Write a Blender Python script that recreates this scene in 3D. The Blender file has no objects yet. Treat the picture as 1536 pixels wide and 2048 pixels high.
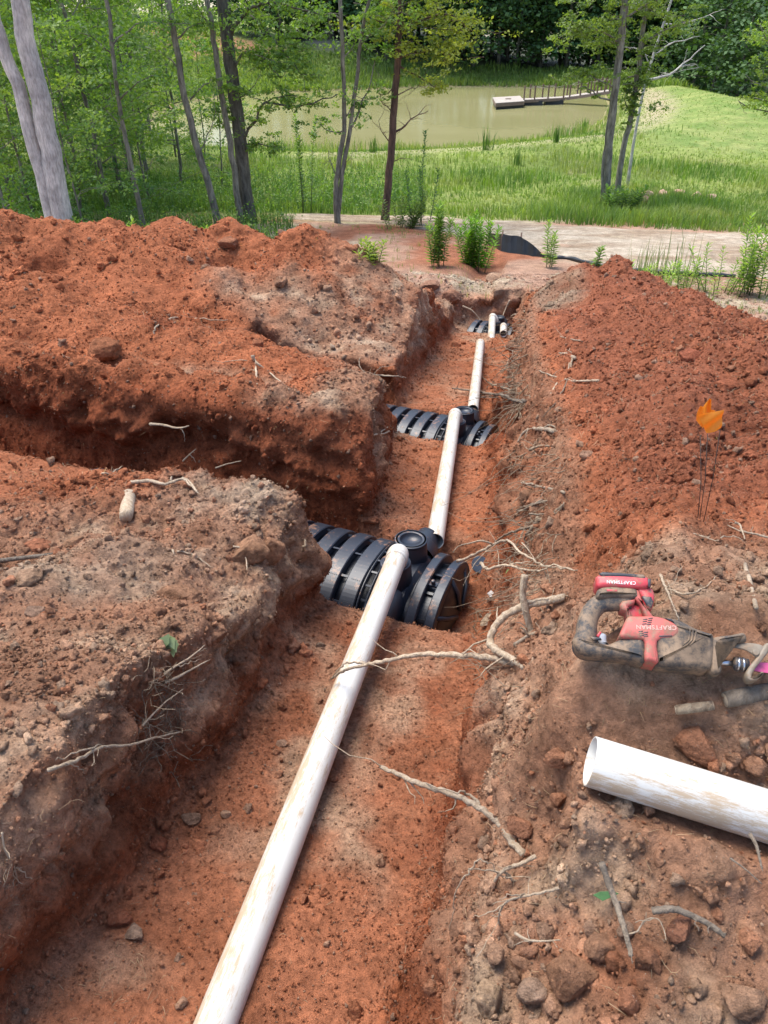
import bpy, math, random
import numpy as np
from mathutils import Vector, Matrix

random.seed(7)
RNG = np.random.default_rng(7)
scene = bpy.context.scene
COL = scene.collection
R = math.radians

# ------------------------------------------------------------------ camera
PITCH = R(33.0); HC = 1.6; FPX = 1540.0
cam_d = bpy.data.cameras.new('camera'); cam = bpy.data.objects.new('camera', cam_d); COL.objects.link(cam)
cam.location = (0, 0, HC); cam.rotation_euler = (R(90) - PITCH, 0, 0)
cam_d.sensor_fit = 'VERTICAL'; cam_d.sensor_height = 36.0; cam_d.lens = 36.0 * FPX / 2048
cam_d.clip_start = 0.05; cam_d.clip_end = 2000
scene.camera = cam
# ------------------------------------------------------------------ light
SUN_EL, SUN_AZ = R(66), R(-50)           # azimuth measured from +Y towards +X
w = bpy.data.worlds.new('World'); scene.world = w; w.use_nodes = True
nt = w.node_tree; nt.nodes.clear()
sky = nt.nodes.new('ShaderNodeTexSky'); sky.sky_type = 'NISHITA'; sky.sun_disc = False
sky.sun_elevation = SUN_EL; sky.sun_rotation = SUN_AZ; sky.dust_density = 1.5; sky.air_density = 1.0; sky.ozone_density = 1.0
bg = nt.nodes.new('ShaderNodeBackground'); bg.inputs['Strength'].default_value = 0.15
ow = nt.nodes.new('ShaderNodeOutputWorld')
nt.links.new(sky.outputs[0], bg.inputs[0]); nt.links.new(bg.outputs[0], ow.inputs[0])
sd = bpy.data.lights.new('sun', 'SUN'); sd.energy = 2.3; sd.angle = R(38); sd.color = (1.0, 0.95, 0.87)
sun = bpy.data.objects.new('sun', sd); COL.objects.link(sun)
sdir = Vector((math.sin(SUN_AZ) * math.cos(SUN_EL), math.cos(SUN_AZ) * math.cos(SUN_EL), math.sin(SUN_EL)))
sun.rotation_euler = sdir.to_track_quat('Z', 'Y').to_euler()
scene.view_settings.view_transform = 'Standard'; scene.view_settings.look = 'None'
scene.view_settings.gamma = 1.0; scene.view_settings.use_curve_mapping = False
scene.view_settings.exposure = 1.3
scene.render.engine = 'CYCLES'
scene.cycles.max_bounces = 6; scene.cycles.transparent_max_bounces = 8

# ------------------------------------------------------------------ numeric helpers
def _h(ix, iy, iz, seed):
    n = (ix.astype(np.uint32) * np.uint32(374761393) + iy.astype(np.uint32) * np.uint32(668265263)
         + iz.astype(np.uint32) * np.uint32(2147483647) + np.uint32((seed * 974634777) & 0xffffffff))
    n = (n ^ (n >> np.uint32(13))) * np.uint32(1274126177)
    n = (n ^ (n >> np.uint32(16))) * np.uint32(2246822519)
    n = n ^ (n >> np.uint32(15))
    return n.astype(np.float32) * np.float32(1.0 / 4294967295.0)
def vnoise(x, y, z, seed=0):
    x = np.asarray(x, np.float32); y = np.asarray(y, np.float32); z = np.zeros_like(x) + np.float32(z) if np.isscalar(z) else np.asarray(z, np.float32)
    fx, fy, fz = np.floor(x), np.floor(y), np.floor(z)
    ix, iy, iz = fx.astype(np.int32), fy.astype(np.int32), fz.astype(np.int32)
    tx, ty, tz = x - fx, y - fy, z - fz
    sx, sy, sz = tx*tx*(3-2*tx), ty*ty*(3-2*ty), tz*tz*(3-2*tz)
    r = 0
    for a in (0, 1):
        wa = sx if a else 1 - sx
        for b in (0, 1):
            wb = sy if b else 1 - sy
            for c in (0, 1):
                r = r + wa * wb * (sz if c else 1 - sz) * _h(ix + a, iy + b, iz + c, seed)
    return r * 2 - 1
def fbm(x, y, z, sc, octv=4, seed=0, gain=.5):
    r = 0; a = 1.0; t = 0
    for o in range(octv):
        r = r + a * vnoise(x * sc + 13.7 * o, y * sc + 7.3 * o, (z * sc if not np.isscalar(z) else z + o * 3.1), seed + o)
        t += a; a *= gain; sc *= 2.03
    return r / t
def worley(x, y, z, sc, seed=0):
    x, y, z = x * sc, y * sc, z * sc
    fx, fy, fz = np.floor(x), np.floor(y), np.floor(z)
    ix, iy, iz = fx.astype(np.int32), fy.astype(np.int32), fz.astype(np.int32)
    best = np.full(x.shape, 9.0, np.float32)
    for a in (-1, 0, 1):
        for b in (-1, 0, 1):
            for c in (-1, 0, 1):
                jx, jy, jz = ix + a, iy + b, iz + c
                h = _h(jx, jy, jz, seed)
                px = jx + h; py = jy + (h * 57.31) % 1.0; pz = jz + (h * 911.7) % 1.0
                best = np.minimum(best, (px - x)**2 + (py - y)**2 + (pz - z)**2)
    return np.sqrt(best).astype(np.float32)
def ss(a, b, x):
    t = np.clip((x - a) / (b - a), 0, 1); return t * t * (3 - 2 * t)
def smax(a, b, k):
    h = np.clip(.5 + .5 * (a - b) / k, 0, 1); return b * (1 - h) + a * h + k * h * (1 - h)

# ------------------------------------------------------------------ terrain
CP, SP = math.cos(PITCH), math.sin(PITCH)
def at(px, py, Y):
    """world point on the ray of photo pixel (px,py) at forward distance Y"""
    v = (1024 - py) / FPX; dy = CP + v * SP; dz = v * CP - SP; t = Y / dy
    return Vector(((px - 768) / FPX * t, Y, HC + dz * t))
NQ = [-3, 0, 13, 23.9, 30, 47, 60, 85, 120]
NZ = [0.3, 0, -2.44, -3.5, -3.95, -4.55, -4.3, -4.2, -3.5]
def nat(X, Y):
    q = .2 * X + .96 * Y
    k = ss(12, 18, Y); q = q * (1 - k) + Y * k
    return np.interp(q, NQ, NZ)
def flo(X, Y):
    q = .2 * X + .96 * Y
    return -.55 - .19 * q
LY = [-2, 1.22, 2.47, 3.39, 4.44, 6, 8, 10.97, 13.3, 16]; LX = [-1.8, -.97, -.58, -.40, -.11, .0, .2, .74, 1.33, 2.0]
RY = [-2, 1.0, 2.47, 3.39, 4.44, 7.5, 10.97, 13.3, 16]; RX = [-.45, .25, .60, .83, .97, 1.35, 2.03, 2.42, 3.0]
def smoothinterp(Y, ys, xs):
    return (np.interp(Y - .25, ys, xs) + np.interp(Y, ys, xs) * 2 + np.interp(Y + .25, ys, xs)) / 4
AX = Vector((-.92, .40, 0)).normalized(); NX = Vector((.40, .92, 0)).normalized()
TR = [((-.11, 4.44), 1.08, -1.50, 0.66, 9.0), ((.05, 7.55), .94, -2.08, 1.2, 1.55), ((1.30, 13.5), .98, -3.12, 2.35, .75)]
# spoil heaps: px, py of the crest, forward distance, slope, tip rounding
CONES = [(-120,430,9.4,.6,.35),(0,428,9.6,.62,.25),(95,436,9.7,.6,.2),(190,450,9.9,.6,.2),(270,455,9.6,.6,.2),(330,434,10.0,.7,.16),(400,470,9.9,.6,.2),
 (455,445,10.2,.72,.14),(520,480,10.0,.6,.2),(608,455,9.9,.72,.14),(660,490,9.8,.6,.2),(592,512,9.2,.6,.15),(700,525,9.7,.55,.2),(745,556,9.6,.7,.12),(800,590,9.8,.5,.2),
 (430,540,8.9,.5,.25),(250,560,8.6,.5,.3),(100,560,8.4,.5,.3),(-60,520,8.4,.5,.3),
 (60,575,7.5,.55,.2),(-60,560,7.5,.55,.2),(180,612,7.2,.55,.2),(300,638,6.85,.55,.16),(120,690,6.3,.6,.2),(0,700,6.4,.6,.2),(380,652,6.75,.55,.15),(450,672,6.6,.55,.15),(520,694,6.4,.55,.15),(590,722,6.2,.55,.15),(650,748,5.95,.5,.15),(700,752,5.65,.6,.15),(742,786,5.75,.55,.12),(640,762,5.45,.5,.15),(640,778,4.86,1.0,.12),(560,768,4.95,1.0,.12),(480,756,5.08,1.0,.12),(400,744,5.2,1.0,.12),(320,736,5.32,1.0,.12),(240,728,5.44,1.0,.12),(160,716,5.56,1.0,.12),(80,704,5.68,1.0,.12),(0,692,5.85,1.0,.12),(-80,684,6.0,1.0,.12),(700,795,4.85,1.0,.12),(760,815,6.2,.5,.12),(600,850,4.95,.55,.12),(690,830,5.05,.55,.12),
 (215,700,6.2,.7,.08),(500,770,5.6,.6,.12),
 (-40,880,4.4,.45,.2),(90,912,4.1,.45,.2),(520,966,3.38,.6,.13),(575,1010,3.3,.6,.1),(600,1080,3.0,.8,.08),(440,962,3.42,.55,.15),(370,950,3.5,.55,.15),(290,948,3.65,.5,.15),(200,942,3.85,.5,.15),(130,925,4.0,.5,.15),(190,1010,3.2,.4,.2),(40,1000,3.2,.4,.2),(60,1180,2.3,.5,.15),(240,1120,2.6,.5,.15),(430,1060,3.0,.55,.12),
 (180,1280,2.0,.5,.12),(20,1420,1.5,.5,.12),(330,1330,2.0,.55,.1)]
CW = [(at(a, b, Y), s, r) for a, b, Y, s, r in CONES]
HBY = [-1, .5, .8, 1.1, 1.35, 1.6, 2.2, 3.5, 5.5, 7, 9, 9.8, 10.5, 11.2, 12, 13.2]
HBH = [.05, .10, .20, .36, .60, .66, .60, .60, .61, .58, .52, .56, .68, .50, .25, 0]
S1Y = [0, 1, 1.5, 2.2, 3.5, 5.5, 8, 10.6]; S1V = [.4, .42, .36, .55, .9, 1.35, 1.25, 1.05]
PADS = []
def padmask(X, Y): return np.maximum(blob(X, Y, .66, 1.40, .42, .20, 5), blob(X, Y, .95, 1.06, .55, .10, -8))
def hterr(X, Y, full=False):
    X = np.asarray(X, np.float64); Y = np.asarray(Y, np.float64)
    N = nat(X, Y) + .02 * fbm(X, Y, 0.0, 1.3, 3, 11) * ss(0, 2, Y)
    wob = .05 * fbm(X, Y, 0.0, 1.6, 3, 21) + .025 * fbm(X, Y, 0.5, 7, 2, 22)
    L = smoothinterp(Y, LY, LX) + wob; Rr = smoothinterp(Y, RY, RX) + wob * 1.3
    # spoil on the left bank, heaps of their own
    sp = np.full(X.shape, -99.0)
    w2x = .12 * fbm(X, Y, 1.5, 1.7, 2, 31); w2y = .12 * fbm(X, Y, 4.5, 1.7, 2, 32)
    for c, s, r in CW:
        dx = X + w2x - c.x; dy = Y + w2y - c.y
        z = c.z - s * (np.sqrt(dx*dx + dy*dy*1.15 + r*r) - r)
        sp = smax(z, sp, .07)
    sp = np.where(sp > N - .6, sp, N - .6)
    # the bank shoulders are broken down towards the cuts
    dl = L - X
    for (px, py), wd, fz, xe, vl in TR:
        u = (X - px) * NX.x + (Y - py) * NX.y; v = (X - px) * AX.x + (Y - py) * AX.y
        du = np.where(u > -wd*.5, np.maximum(u, v - vl), 9.0 if vl > 5 else np.maximum(-(u + wd), v - vl)); du = du if vl < 5 else du*0 + 9.0 + 0*v; dl = np.minimum(dl, np.maximum(du, 0))
    dl = np.maximum(dl, 0)
    rag = 1 + .9*fbm(X, Y, 6.0, 1.5, 3, 45)
    Nl = N - (.15 + .10*ss(3.6, 2.8, Y)) * rag * np.exp(-(dl/(.20 + .12*ss(4.2, 3.2, Y)))**1.6)
    left = smax(sp, Nl, .06)
    lump = fbm(X, Y, 0.0, 2.6, 3, 41)
    kheap = ss(.05, .35, left - N)
    left = left + lump * .055 * kheap + .03 * lump
    # berm on the right bank
    s = X - Rr
    Hb = np.interp(Y, HBY, HBH); s1 = np.interp(Y, S1Y, S1V)
    lob = fbm(X * .8 + Y * .5, Y * .8 - X * .5, 2.0, 1.1, 3, 51)
    t = np.clip(s / (s1 * (1 + .25 * lob)), 0, 1)
    prof = t * .5 + .5 * ss(0, 1, t) + .42*ss(-.02, .13, s)*(1 - t)**.8*ss(2.2, 3.2, Y)
    back = np.clip((s - s1 * 1.35) * .5, 0, 5)
    bh = Hb * prof * (1 + .22 * lob) - back * ss(1.6, 3, Y) + .26 * np.abs(fbm(X * 1.2, Y * .55, 9.0, 1.9, 3, 52)) * ss(.1, .5, s) * ss(1.8, 3, Y) * ss(12.5, 11, Y)
    stk = fbm(X*.77 - Y*.64, (X*.64 + Y*.77)*.22, 3.0, 2.6, 3, 53); bh = bh + (.07*stk + .05*np.abs(stk)) * ss(.2, .8, s) * ss(1.9, 2.6, Y) * ss(12, 11, Y)
    right = smax(N + bh, N - .02 + 0 * bh, .05) + .02 * lump
    ridge = Y < 0
    mid = (L + Rr) * .5
    # the bank profile at the sides
    bank = np.where(X > mid, right, left)
    kfar = ss(13.0, 15.0, Y); bank = bank * (1 - kfar) + np.where(X > mid, N, left) * kfar
    # main trench
    m = np.minimum(X - L, Rr - X); m = np.minimum(m, 13.5 + wob * 2 - Y)
    nearr = (X > mid) * ss(2.6, 1.6, Y)
    band = .085 + .05 * (X > mid) + .20 * nearr + (X > mid) * .24 * ss(3.0, 4.2, Y) * ss(8.5, 6.5, Y)
    F = flo(X, Y) + .018 * fbm(X, Y, 0.0, 4, 3, 61) + .06 * np.exp(-np.maximum(m, 0) / .10) + .02 * fbm(X, Y, 3.0, 1.2, 2, 62)
    dist_in = (m + .03) / band
    k = ss(0, 1, dist_in)
    z = bank * (1 - k) + F * k
    depth_k = k
    # branch trenches
    for (px, py), wd, fz, xe, vl in TR:
        u = (X - px) * NX.x + (Y - py) * NX.y; v = (X - px) * AX.x + (Y - py) * AX.y
        wb = .04 * fbm(X, Y, 7.0, 1.7, 3, 71)
        mb = np.minimum(-(u + wb), u + wb + wd)
        endr = (xe - X) - .15 * ((u + wd * .5) / (wd * .5))**2 * 0
        mb = np.minimum(mb, endr)
        mb = np.minimum(mb, vl - v)
        kb = ss(0, 1, (mb + .03) / .10)
        fb = fz + .015 * fbm(X, Y, 0.0, 5, 2, 72) + .08 * np.exp(-np.maximum(mb, 0) / .10)
        z = z * (1 - kb) + np.minimum(z, fb) * kb
        depth_k = np.maximum(depth_k, kb)
    for fn in PADS: z = fn(X, Y, z)
    if Y.max() > 15:
        z = far_shape(X, Y, z)
    if full: return z, N, depth_k, left - N, bh
    return z
# ------------------------------------------------------------------ pond
WATER = -4.9
def atz(px, py, z):
    v = (1024 - py) / FPX; dy = CP + v * SP; dz = v * CP - SP; t = (z - HC) / dz
    return Vector(((px - 768) / FPX * t, dy * t, z))
POND = [(300,262),(360,285),(430,299),(560,306),(700,308),(850,302),(985,289),(1090,279),(1165,264),(1203,240),(1216,212),(1210,188),
        (1150,178),(1060,175),(950,174),(850,174),(770,178),(660,182),(560,186),(470,192),(380,205),(310,230)]
PW = np.array([[p.x, p.y] for p in (atz(a, b, WATER) for a, b in POND)])
def pond_sd(X, Y):
    d = np.full(X.shape, 1e9); ins = np.zeros(X.shape, bool); n = len(PW)
    for i in range(n):
        ax, ay = PW[i]; bx, by = PW[(i + 1) % n]
        ex, ey = bx - ax, by - ay
        t = np.clip(((X - ax) * ex + (Y - ay) * ey) / (ex*ex + ey*ey), 0, 1)
        d = np.minimum(d, (X - ax - ex*t)**2 + (Y - ay - ey*t)**2)
        c = ((ay > Y) != (by > Y)) & (X < (bx - ax) * (Y - ay) / (by - ay + 1e-12) + ax)
        ins ^= c
    d = np.sqrt(d); return np.where(ins, -d, d)
def far_shape(X, Y, z):
    k = ss(16, 24, Y)
    base = np.interp(Y, NQ, NZ)
    # the far left bank rises, the field on the right drops away behind its edge
    rise = 3.0 * ss(70, 96, Y + .35 * np.minimum(X + 10, 0) * 0) * ss(22, 2, X) + 2.0 * ss(-12, -30, X) * ss(30, 60, Y)
    rise = rise + .75 * ss(8, 20, X) * ss(44, 60, Y) * ss(95, 70, Y)
    drop = -4.5 * ss(24.5, 34, X + .02 * (Y - 60)) * ss(30, 50, Y)
    z2 = base + rise + drop + .12 * fbm(X, Y, 0.0, .15, 3, 81) + .04 * fbm(X, Y, 0.0, .8, 2, 82)
    sd_ = pond_sd(X, Y)
    shore = WATER + np.where(sd_ < 0, np.maximum(sd_ * .35, -1.2), .16 * sd_ + .03)
    kk = ss(3.0, 14.0, sd_)
    z2 = np.where(Y > 30, shore * (1 - kk) + z2 * kk, z2)
    return z * (1 - k) + z2 * k
def hz(x, y): return float(hterr(np.array([x]), np.array([y]))[0])
def on(px, py, lift=0.0, t0=.8):
    """where the ray of a photo pixel meets the ground, pulled back by lift metres"""
    v = (1024 - py) / FPX
    d = Vector(((px - 768) / FPX, CP + v * SP, v * CP - SP)).normalized()
    def first(ts):
        X = d.x * ts; Y = d.y * ts; Z = HC + d.z * ts
        i = int(np.argmax(Z < hterr(X, Y))); return i
    ts = np.arange(t0, 18, .05); i = first(ts)
    if i == 0 and HC + d.z*ts[0] > hz(d.x*ts[0], d.y*ts[0]):
        ts = np.arange(16, 160, .4); i = first(ts)
    i = max(i, 1); t2 = np.linspace(ts[i-1], ts[i], 12); j = first(t2)
    t = t2[j] - lift
    return Vector((d.x * t, d.y * t, HC + d.z * t))

SAWN = Vector((-.12, -.50, .86)).normalized(); SAWP = at(1310, 1290, 1.37)
print('SAWP', SAWP, 'ground', hz(SAWP.x, SAWP.y))
def saw_pad(X, Y, z):
    zp = SAWP.z - (SAWN.x*(X-SAWP.x) + SAWN.y*(Y-SAWP.y))/SAWN.z - .046/SAWN.z
    k = blob(X, Y, SAWP.x + .08, SAWP.y + .0, .42, .19, 5); return z*(1-k) + (zp - .004)*k
def pipe_pad(X, Y, z):
    a = at(1180, 1522, 1.17); b = at(1560, 1640, 1.06); e = (b-a); t = ((X-a.x)*e.x + (Y-a.y)*e.y)/(e.x**2+e.y**2); zl = a.z + e.z*np.clip(t, -.3, 4)
    dd = np.abs((X-a.x)*e.y - (Y-a.y)*e.x)/math.hypot(e.x, e.y); zp = zl - .057 + np.minimum(dd, .2)**2*2; k = ss(.2, .09, dd)*ss(-.15, .02, t); return z*(1-k) + np.minimum(z, zp)*k + 0*k if False else z*(1-k) + zp*k
# ------------------------------------------------------------------ object helpers
def put(o, parent=None):
    COL.objects.link(o)
    if parent is not None: o.parent = parent
    return o
def mesh_np(name, V, F, mat=None, smooth=True, cols=None):
    """V (n,3), F (m,3) or (m,4)"""
    me = bpy.data.meshes.new(name)
    V = np.ascontiguousarray(V, np.float32); F = np.ascontiguousarray(F, np.int32)
    k = F.shape[1]
    me.vertices.add(len(V)); me.vertices.foreach_set('co', V.ravel())
    me.loops.add(F.size); me.loops.foreach_set('vertex_index', F.ravel())
    me.polygons.add(len(F)); me.polygons.foreach_set('loop_start', np.arange(0, F.size, k, dtype=np.int32))
    if smooth: me.polygons.foreach_set('use_smooth', np.ones(len(F), bool))
    if cols is not None:
        ca = me.color_attributes.new('soil', 'FLOAT_COLOR', 'POINT')
        c4 = np.ones((len(V), 4), np.float32); c4[:, :3] = cols; ca.data.foreach_set('color', c4.ravel())
    me.update(calc_edges=True); me.validate()
    if mat: me.materials.append(mat)
    return me
class MB:
    """collects shapes for one mesh"""
    def __init__(s): s.v = []; s.f = []; s.sm = []
    def add(s, vs, fs, smooth=True):
        o = len(s.v); s.v += [tuple(v) for v in vs]; s.f += [tuple(i + o for i in f) for f in fs]; s.sm += [smooth] * len(fs)
    def box(s, c, size, rot=None, bev=0):
        hx, hy, hz_ = [q / 2 for q in size]; M = rot or Matrix.Identity(3); c = Vector(c)
        if bev <= 0:
            vs = [c + M @ Vector((x*hx, y*hy, z*hz_)) for x in (-1, 1) for y in (-1, 1) for z in (-1, 1)]
            s.add(vs, [(0,1,3,2),(4,6,7,5),(0,4,5,1),(2,3,7,6),(0,2,6,4),(1,5,7,3)], False); return
        b = min(bev, hx*.9, hy*.9, hz_*.9)
        prof = [(-hz_, -b), (-hz_ + b*.3, -b*.3), (-hz_ + b, 0), (hz_ - b, 0), (hz_ - b*.3, -b*.3), (hz_, -b)]
        rings = []
        for z, off in prof:
            ring = []
            for cx_, cy_, a0 in ((1,1,0),(-1,1,90),(-1,-1,180),(1,-1,270)):
                for k in range(4):
                    a = R(a0 + 30 * k); rr = b
                    ring.append(c + M @ Vector((cx_*(hx-b) + (rr+off*.999)*math.cos(a), cy_*(hy-b) + (rr+off*.999)*math.sin(a), z)))
            rings.append(ring)
        n = 16; vs = [p for r_ in rings for p in r_]; fs = []
        for i in range(len(rings) - 1):
            for k in range(n): fs.append((i*n + k, i*n + (k+1) % n, (i+1)*n + (k+1) % n, (i+1)*n + k))
        fs.append(tuple(reversed(range(n)))); fs.append(tuple((len(rings)-1)*n + k for k in range(n)))
        s.add(vs, fs, True)
    def tube(s, pts, rad, n=8, cap=True, squash=None):
        pts = [Vector(p) for p in pts]; m = len(pts)
        rad = [rad] * m if not hasattr(rad, '__len__') else list(rad)
        up = None; vs = []; fs = []
        for i, p in enumerate(pts):
            t = (pts[min(i+1, m-1)] - pts[max(i-1, 0)])
            t = t.normalized() if t.length > 1e-9 else Vector((0, 0, 1))
            if up is None:
                up = Vector((0, 0, 1)) if abs(t.z) < .9 else Vector((0, 1, 0))
                if squash: up = Vector(squash[1])
            a = t.cross(up); a = a.normalized() if a.length > 1e-6 else Vector((1, 0, 0)); b = a.cross(t).normalized(); up = b
            kb = squash[0] if squash else 1
            for k in range(n):
                an = 2*math.pi*k/n; vs.append(p + (a*math.cos(an) + b*math.sin(an)*kb) * rad[i])
        for i in range(m - 1):
            for k in range(n): fs.append((i*n + k, i*n + (k+1) % n, (i+1)*n + (k+1) % n, (i+1)*n + k))
        if cap: fs.append(tuple(reversed(range(n)))); fs.append(tuple((m-1)*n + k for k in range(n)))
        s.add(vs, fs)
    def prism(s, poly, frame, z0, z1, bev=0.0, smooth=False):
        """poly in frame coordinates (u,v); frame = (O,U,V,W); closed solid between w=z0 and z1, bevelled"""
        O, U, V_, W = frame; n = len(poly)
        cx_ = sum(p[0] for p in poly)/n; cy_ = sum(p[1] for p in poly)/n
        lev = [(z0, bev), (z0 + bev*.35, bev*.35), (z0 + bev, 0), (z1 - bev, 0), (z1 - bev*.35, bev*.35), (z1, bev)] if bev > 0 else [(z0, 0), (z1, 0)]
        # inward offset along vertex normals
        nor = []
        area = sum(poly[i][0]*poly[(i+1) % n][1] - poly[(i+1) % n][0]*poly[i][1] for i in range(n))
        sg = 1 if area > 0 else -1
        for i in range(n):
            a = Vector(poly[i-1]); b = Vector(poly[i]); c = Vector(poly[(i+1) % n])
            e = (b-a).normalized() + (c-b).normalized(); e = e.normalized() if e.length > 1e-9 else (c-b).normalized()
            nor.append(Vector((-e.y, e.x)) * sg)
        vs = []; fs = []
        for zz, off in lev:
            for i in range(n):
                q = Vector(poly[i]) + nor[i] * off
                vs.append(O + U*q.x + V_*q.y + W*zz)
        L = len(lev)
        for j in range(L - 1):
            for i in range(n): fs.append((j*n+i, j*n+(i+1) % n, (j+1)*n+(i+1) % n, (j+1)*n+i))
        fs.append(tuple(reversed(range(n)))); fs.append(tuple((L-1)*n+i for i in range(n)))
        s.add(vs, fs, smooth)
    def mesh(s, name, mat):
        me = bpy.data.meshes.new(name); me.from_pydata(s.v, [], s.f); me.update()
        me.polygons.foreach_set('use_smooth', s.sm)
        if mat: me.materials.append(mat)
        return me
    def build(s, name, mat, parent=None):
        return put(bpy.data.objects.new(name, s.mesh(name, mat)), parent)
def tag(o, label=None, cat=None, group=None, kind=None):
    if label and len(label.split()) > 15: print('LONG', len(label.split()), label)
    if label: o['label'] = label
    if cat: o['category'] = cat
    if group: o['group'] = group
    if kind: o['kind'] = kind
    return o
def empty(name, loc=(0, 0, 0)):
    o = bpy.data.objects.new(name, None); o.location = loc; o.empty_display_size = .1; COL.objects.link(o); return o
def rebase(o, loc):
    """give a mesh object (built in world space) an origin at loc"""
    loc = Vector(loc); o.data.transform(Matrix.Translation(-loc)); o.location = loc; return o

# ------------------------------------------------------------------ materials
def mat_new(name):
    m = bpy.data.materials.new(name); m.use_nodes = True; nt = m.node_tree; nt.nodes.clear()
    out = nt.nodes.new('ShaderNodeOutputMaterial'); b = nt.nodes.new('ShaderNodeBsdfPrincipled')
    nt.links.new(b.outputs[0], out.inputs[0]); return m, nt, b, out
def N_(nt, t, **kw):
    n = nt.nodes.new(t)
    for k, v in kw.items():
        if k in n.inputs: n.inputs[k].default_value = v
        else: setattr(n, k, v)
    return n
def noise_n(nt, sc, det=4, rough=.6, vec=None):
    n = N_(nt, 'ShaderNodeTexNoise'); n.inputs['Scale'].default_value = sc; n.inputs['Detail'].default_value = det; n.inputs['Roughness'].default_value = rough
    if vec is not None: nt.links.new(vec, n.inputs['Vector'])
    return n
def ramp(nt, fac, stops):
    r = nt.nodes.new('ShaderNodeValToRGB'); nt.links.new(fac, r.inputs[0]); e = r.color_ramp.elements
    while len(e) < len(stops): e.new(.5)
    for i, (p, c) in enumerate(stops): e[i].position = p; e[i].color = (*c, 1) if len(c) == 3 else c
    return r
def mix(nt, a, b, fac, mode='MIX'):
    m = nt.nodes.new('ShaderNodeMix'); m.data_type = 'RGBA'; m.blend_type = mode
    for s, v in ((6, a), (7, b), (0, fac)):
        if hasattr(v, 'is_linked'): nt.links.new(v, m.inputs[s])
        elif s == 0: m.inputs[0].default_value = v
        else: m.inputs[s].default_value = (*v, 1)
    return m.outputs[2]
def bump(nt, h, strength, dist, prev=None):
    b = nt.nodes.new('ShaderNodeBump'); b.inputs['Strength'].default_value = strength; b.inputs['Distance'].default_value = dist
    nt.links.new(h, b.inputs['Height'])
    if prev is not None: nt.links.new(prev, b.inputs['Normal'])
    return b.outputs[0]
def soil_mat(name, bscale=1.0):
    m, nt, b, out = mat_new(name)
    geo = N_(nt, 'ShaderNodeNewGeometry'); pos = geo.outputs['Position']
    at_ = N_(nt, 'ShaderNodeAttribute'); at_.attribute_name = 'soil'
    n1 = noise_n(nt, 38, 8, .72, pos); n2 = noise_n(nt, 4.5, 5, .6, pos); n3 = noise_n(nt, 190, 3, .7, pos)
    r1 = ramp(nt, n1.outputs[0], [(.30, (.50, .47, .45)), (.5, (1, 1, 1)), (.72, (1.55, 1.5, 1.45))])
    c = mix(nt, at_.outputs[0], r1.outputs[0], 1.0, 'MULTIPLY')
    r2 = ramp(nt, n2.outputs[0], [(.35, (.78, .76, .74)), (.65, (1.2, 1.2, 1.2))])
    c = mix(nt, c, r2.outputs[0], 1.0, 'MULTIPLY')
    # pale grit specks
    r3 = ramp(nt, n3.outputs[0], [(.66, (0, 0, 0)), (.72, (1, 1, 1))])
    c = mix(nt, c, (.42, .33, .25), r3.outputs[0])
    nt.links.new(c, b.inputs['Base Color']); b.inputs['Roughness'].default_value = .95
    b.inputs['Specular IOR Level'].default_value = .15
    vo = N_(nt, 'ShaderNodeTexVoronoi'); vo.inputs['Scale'].default_value = 55; vo.inputs['Randomness'].default_value = 1; nt.links.new(pos, vo.inputs['Vector'])
    dw = mix(nt, pos, n1.outputs[1], .03); nt.links.new(dw, vo.inputs['Vector'])
    mps = N_(nt, 'ShaderNodeMapping'); mps.inputs['Scale'].default_value = (1, 1, .14); nt.links.new(pos, mps.inputs[0]); ns = noise_n(nt, 45, 5, .7, mps.outputs[0])
    nrm = bump(nt, ns.outputs[0], .9, .02)
    nrm = bump(nt, n1.outputs[0], 1.0, .034, nrm)
    nrm = bump(nt, vo.outputs['Distance'], -.6, .010, nrm)
    nrm = bump(nt, n3.outputs[0], .9, .006, nrm)
    nt.links.new(nrm, b.inputs['Normal'])
    return m
def plain(name, col, rough=.6, metal=0, spec=.5, var=0, vs=20, bmp=0, bd=.003):
    m, nt, b, out = mat_new(name)
    b.inputs['Roughness'].default_value = rough; b.inputs['Metallic'].default_value = metal; b.inputs['Specular IOR Level'].default_value = spec
    tc = N_(nt, 'ShaderNodeNewGeometry').outputs['Position']
    if var or bmp: n = noise_n(nt, vs, 5, .65, tc)
    if var:
        lo = tuple(c * (1 - var) for c in col); hi = tuple(min(1, c * (1 + var)) for c in col)
        r = ramp(nt, n.outputs[0], [(.3, lo), (.7, hi)]); nt.links.new(r.outputs[0], b.inputs['Base Color'])
    else: b.inputs['Base Color'].default_value = (*col, 1)
    if bmp: nt.links.new(bump(nt, n.outputs[0], bmp, bd), b.inputs['Normal'])
    return m
PADS += [saw_pad, pipe_pad]
SOIL = soil_mat('soil'); CLOD = soil_mat('clod_soil')

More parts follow.
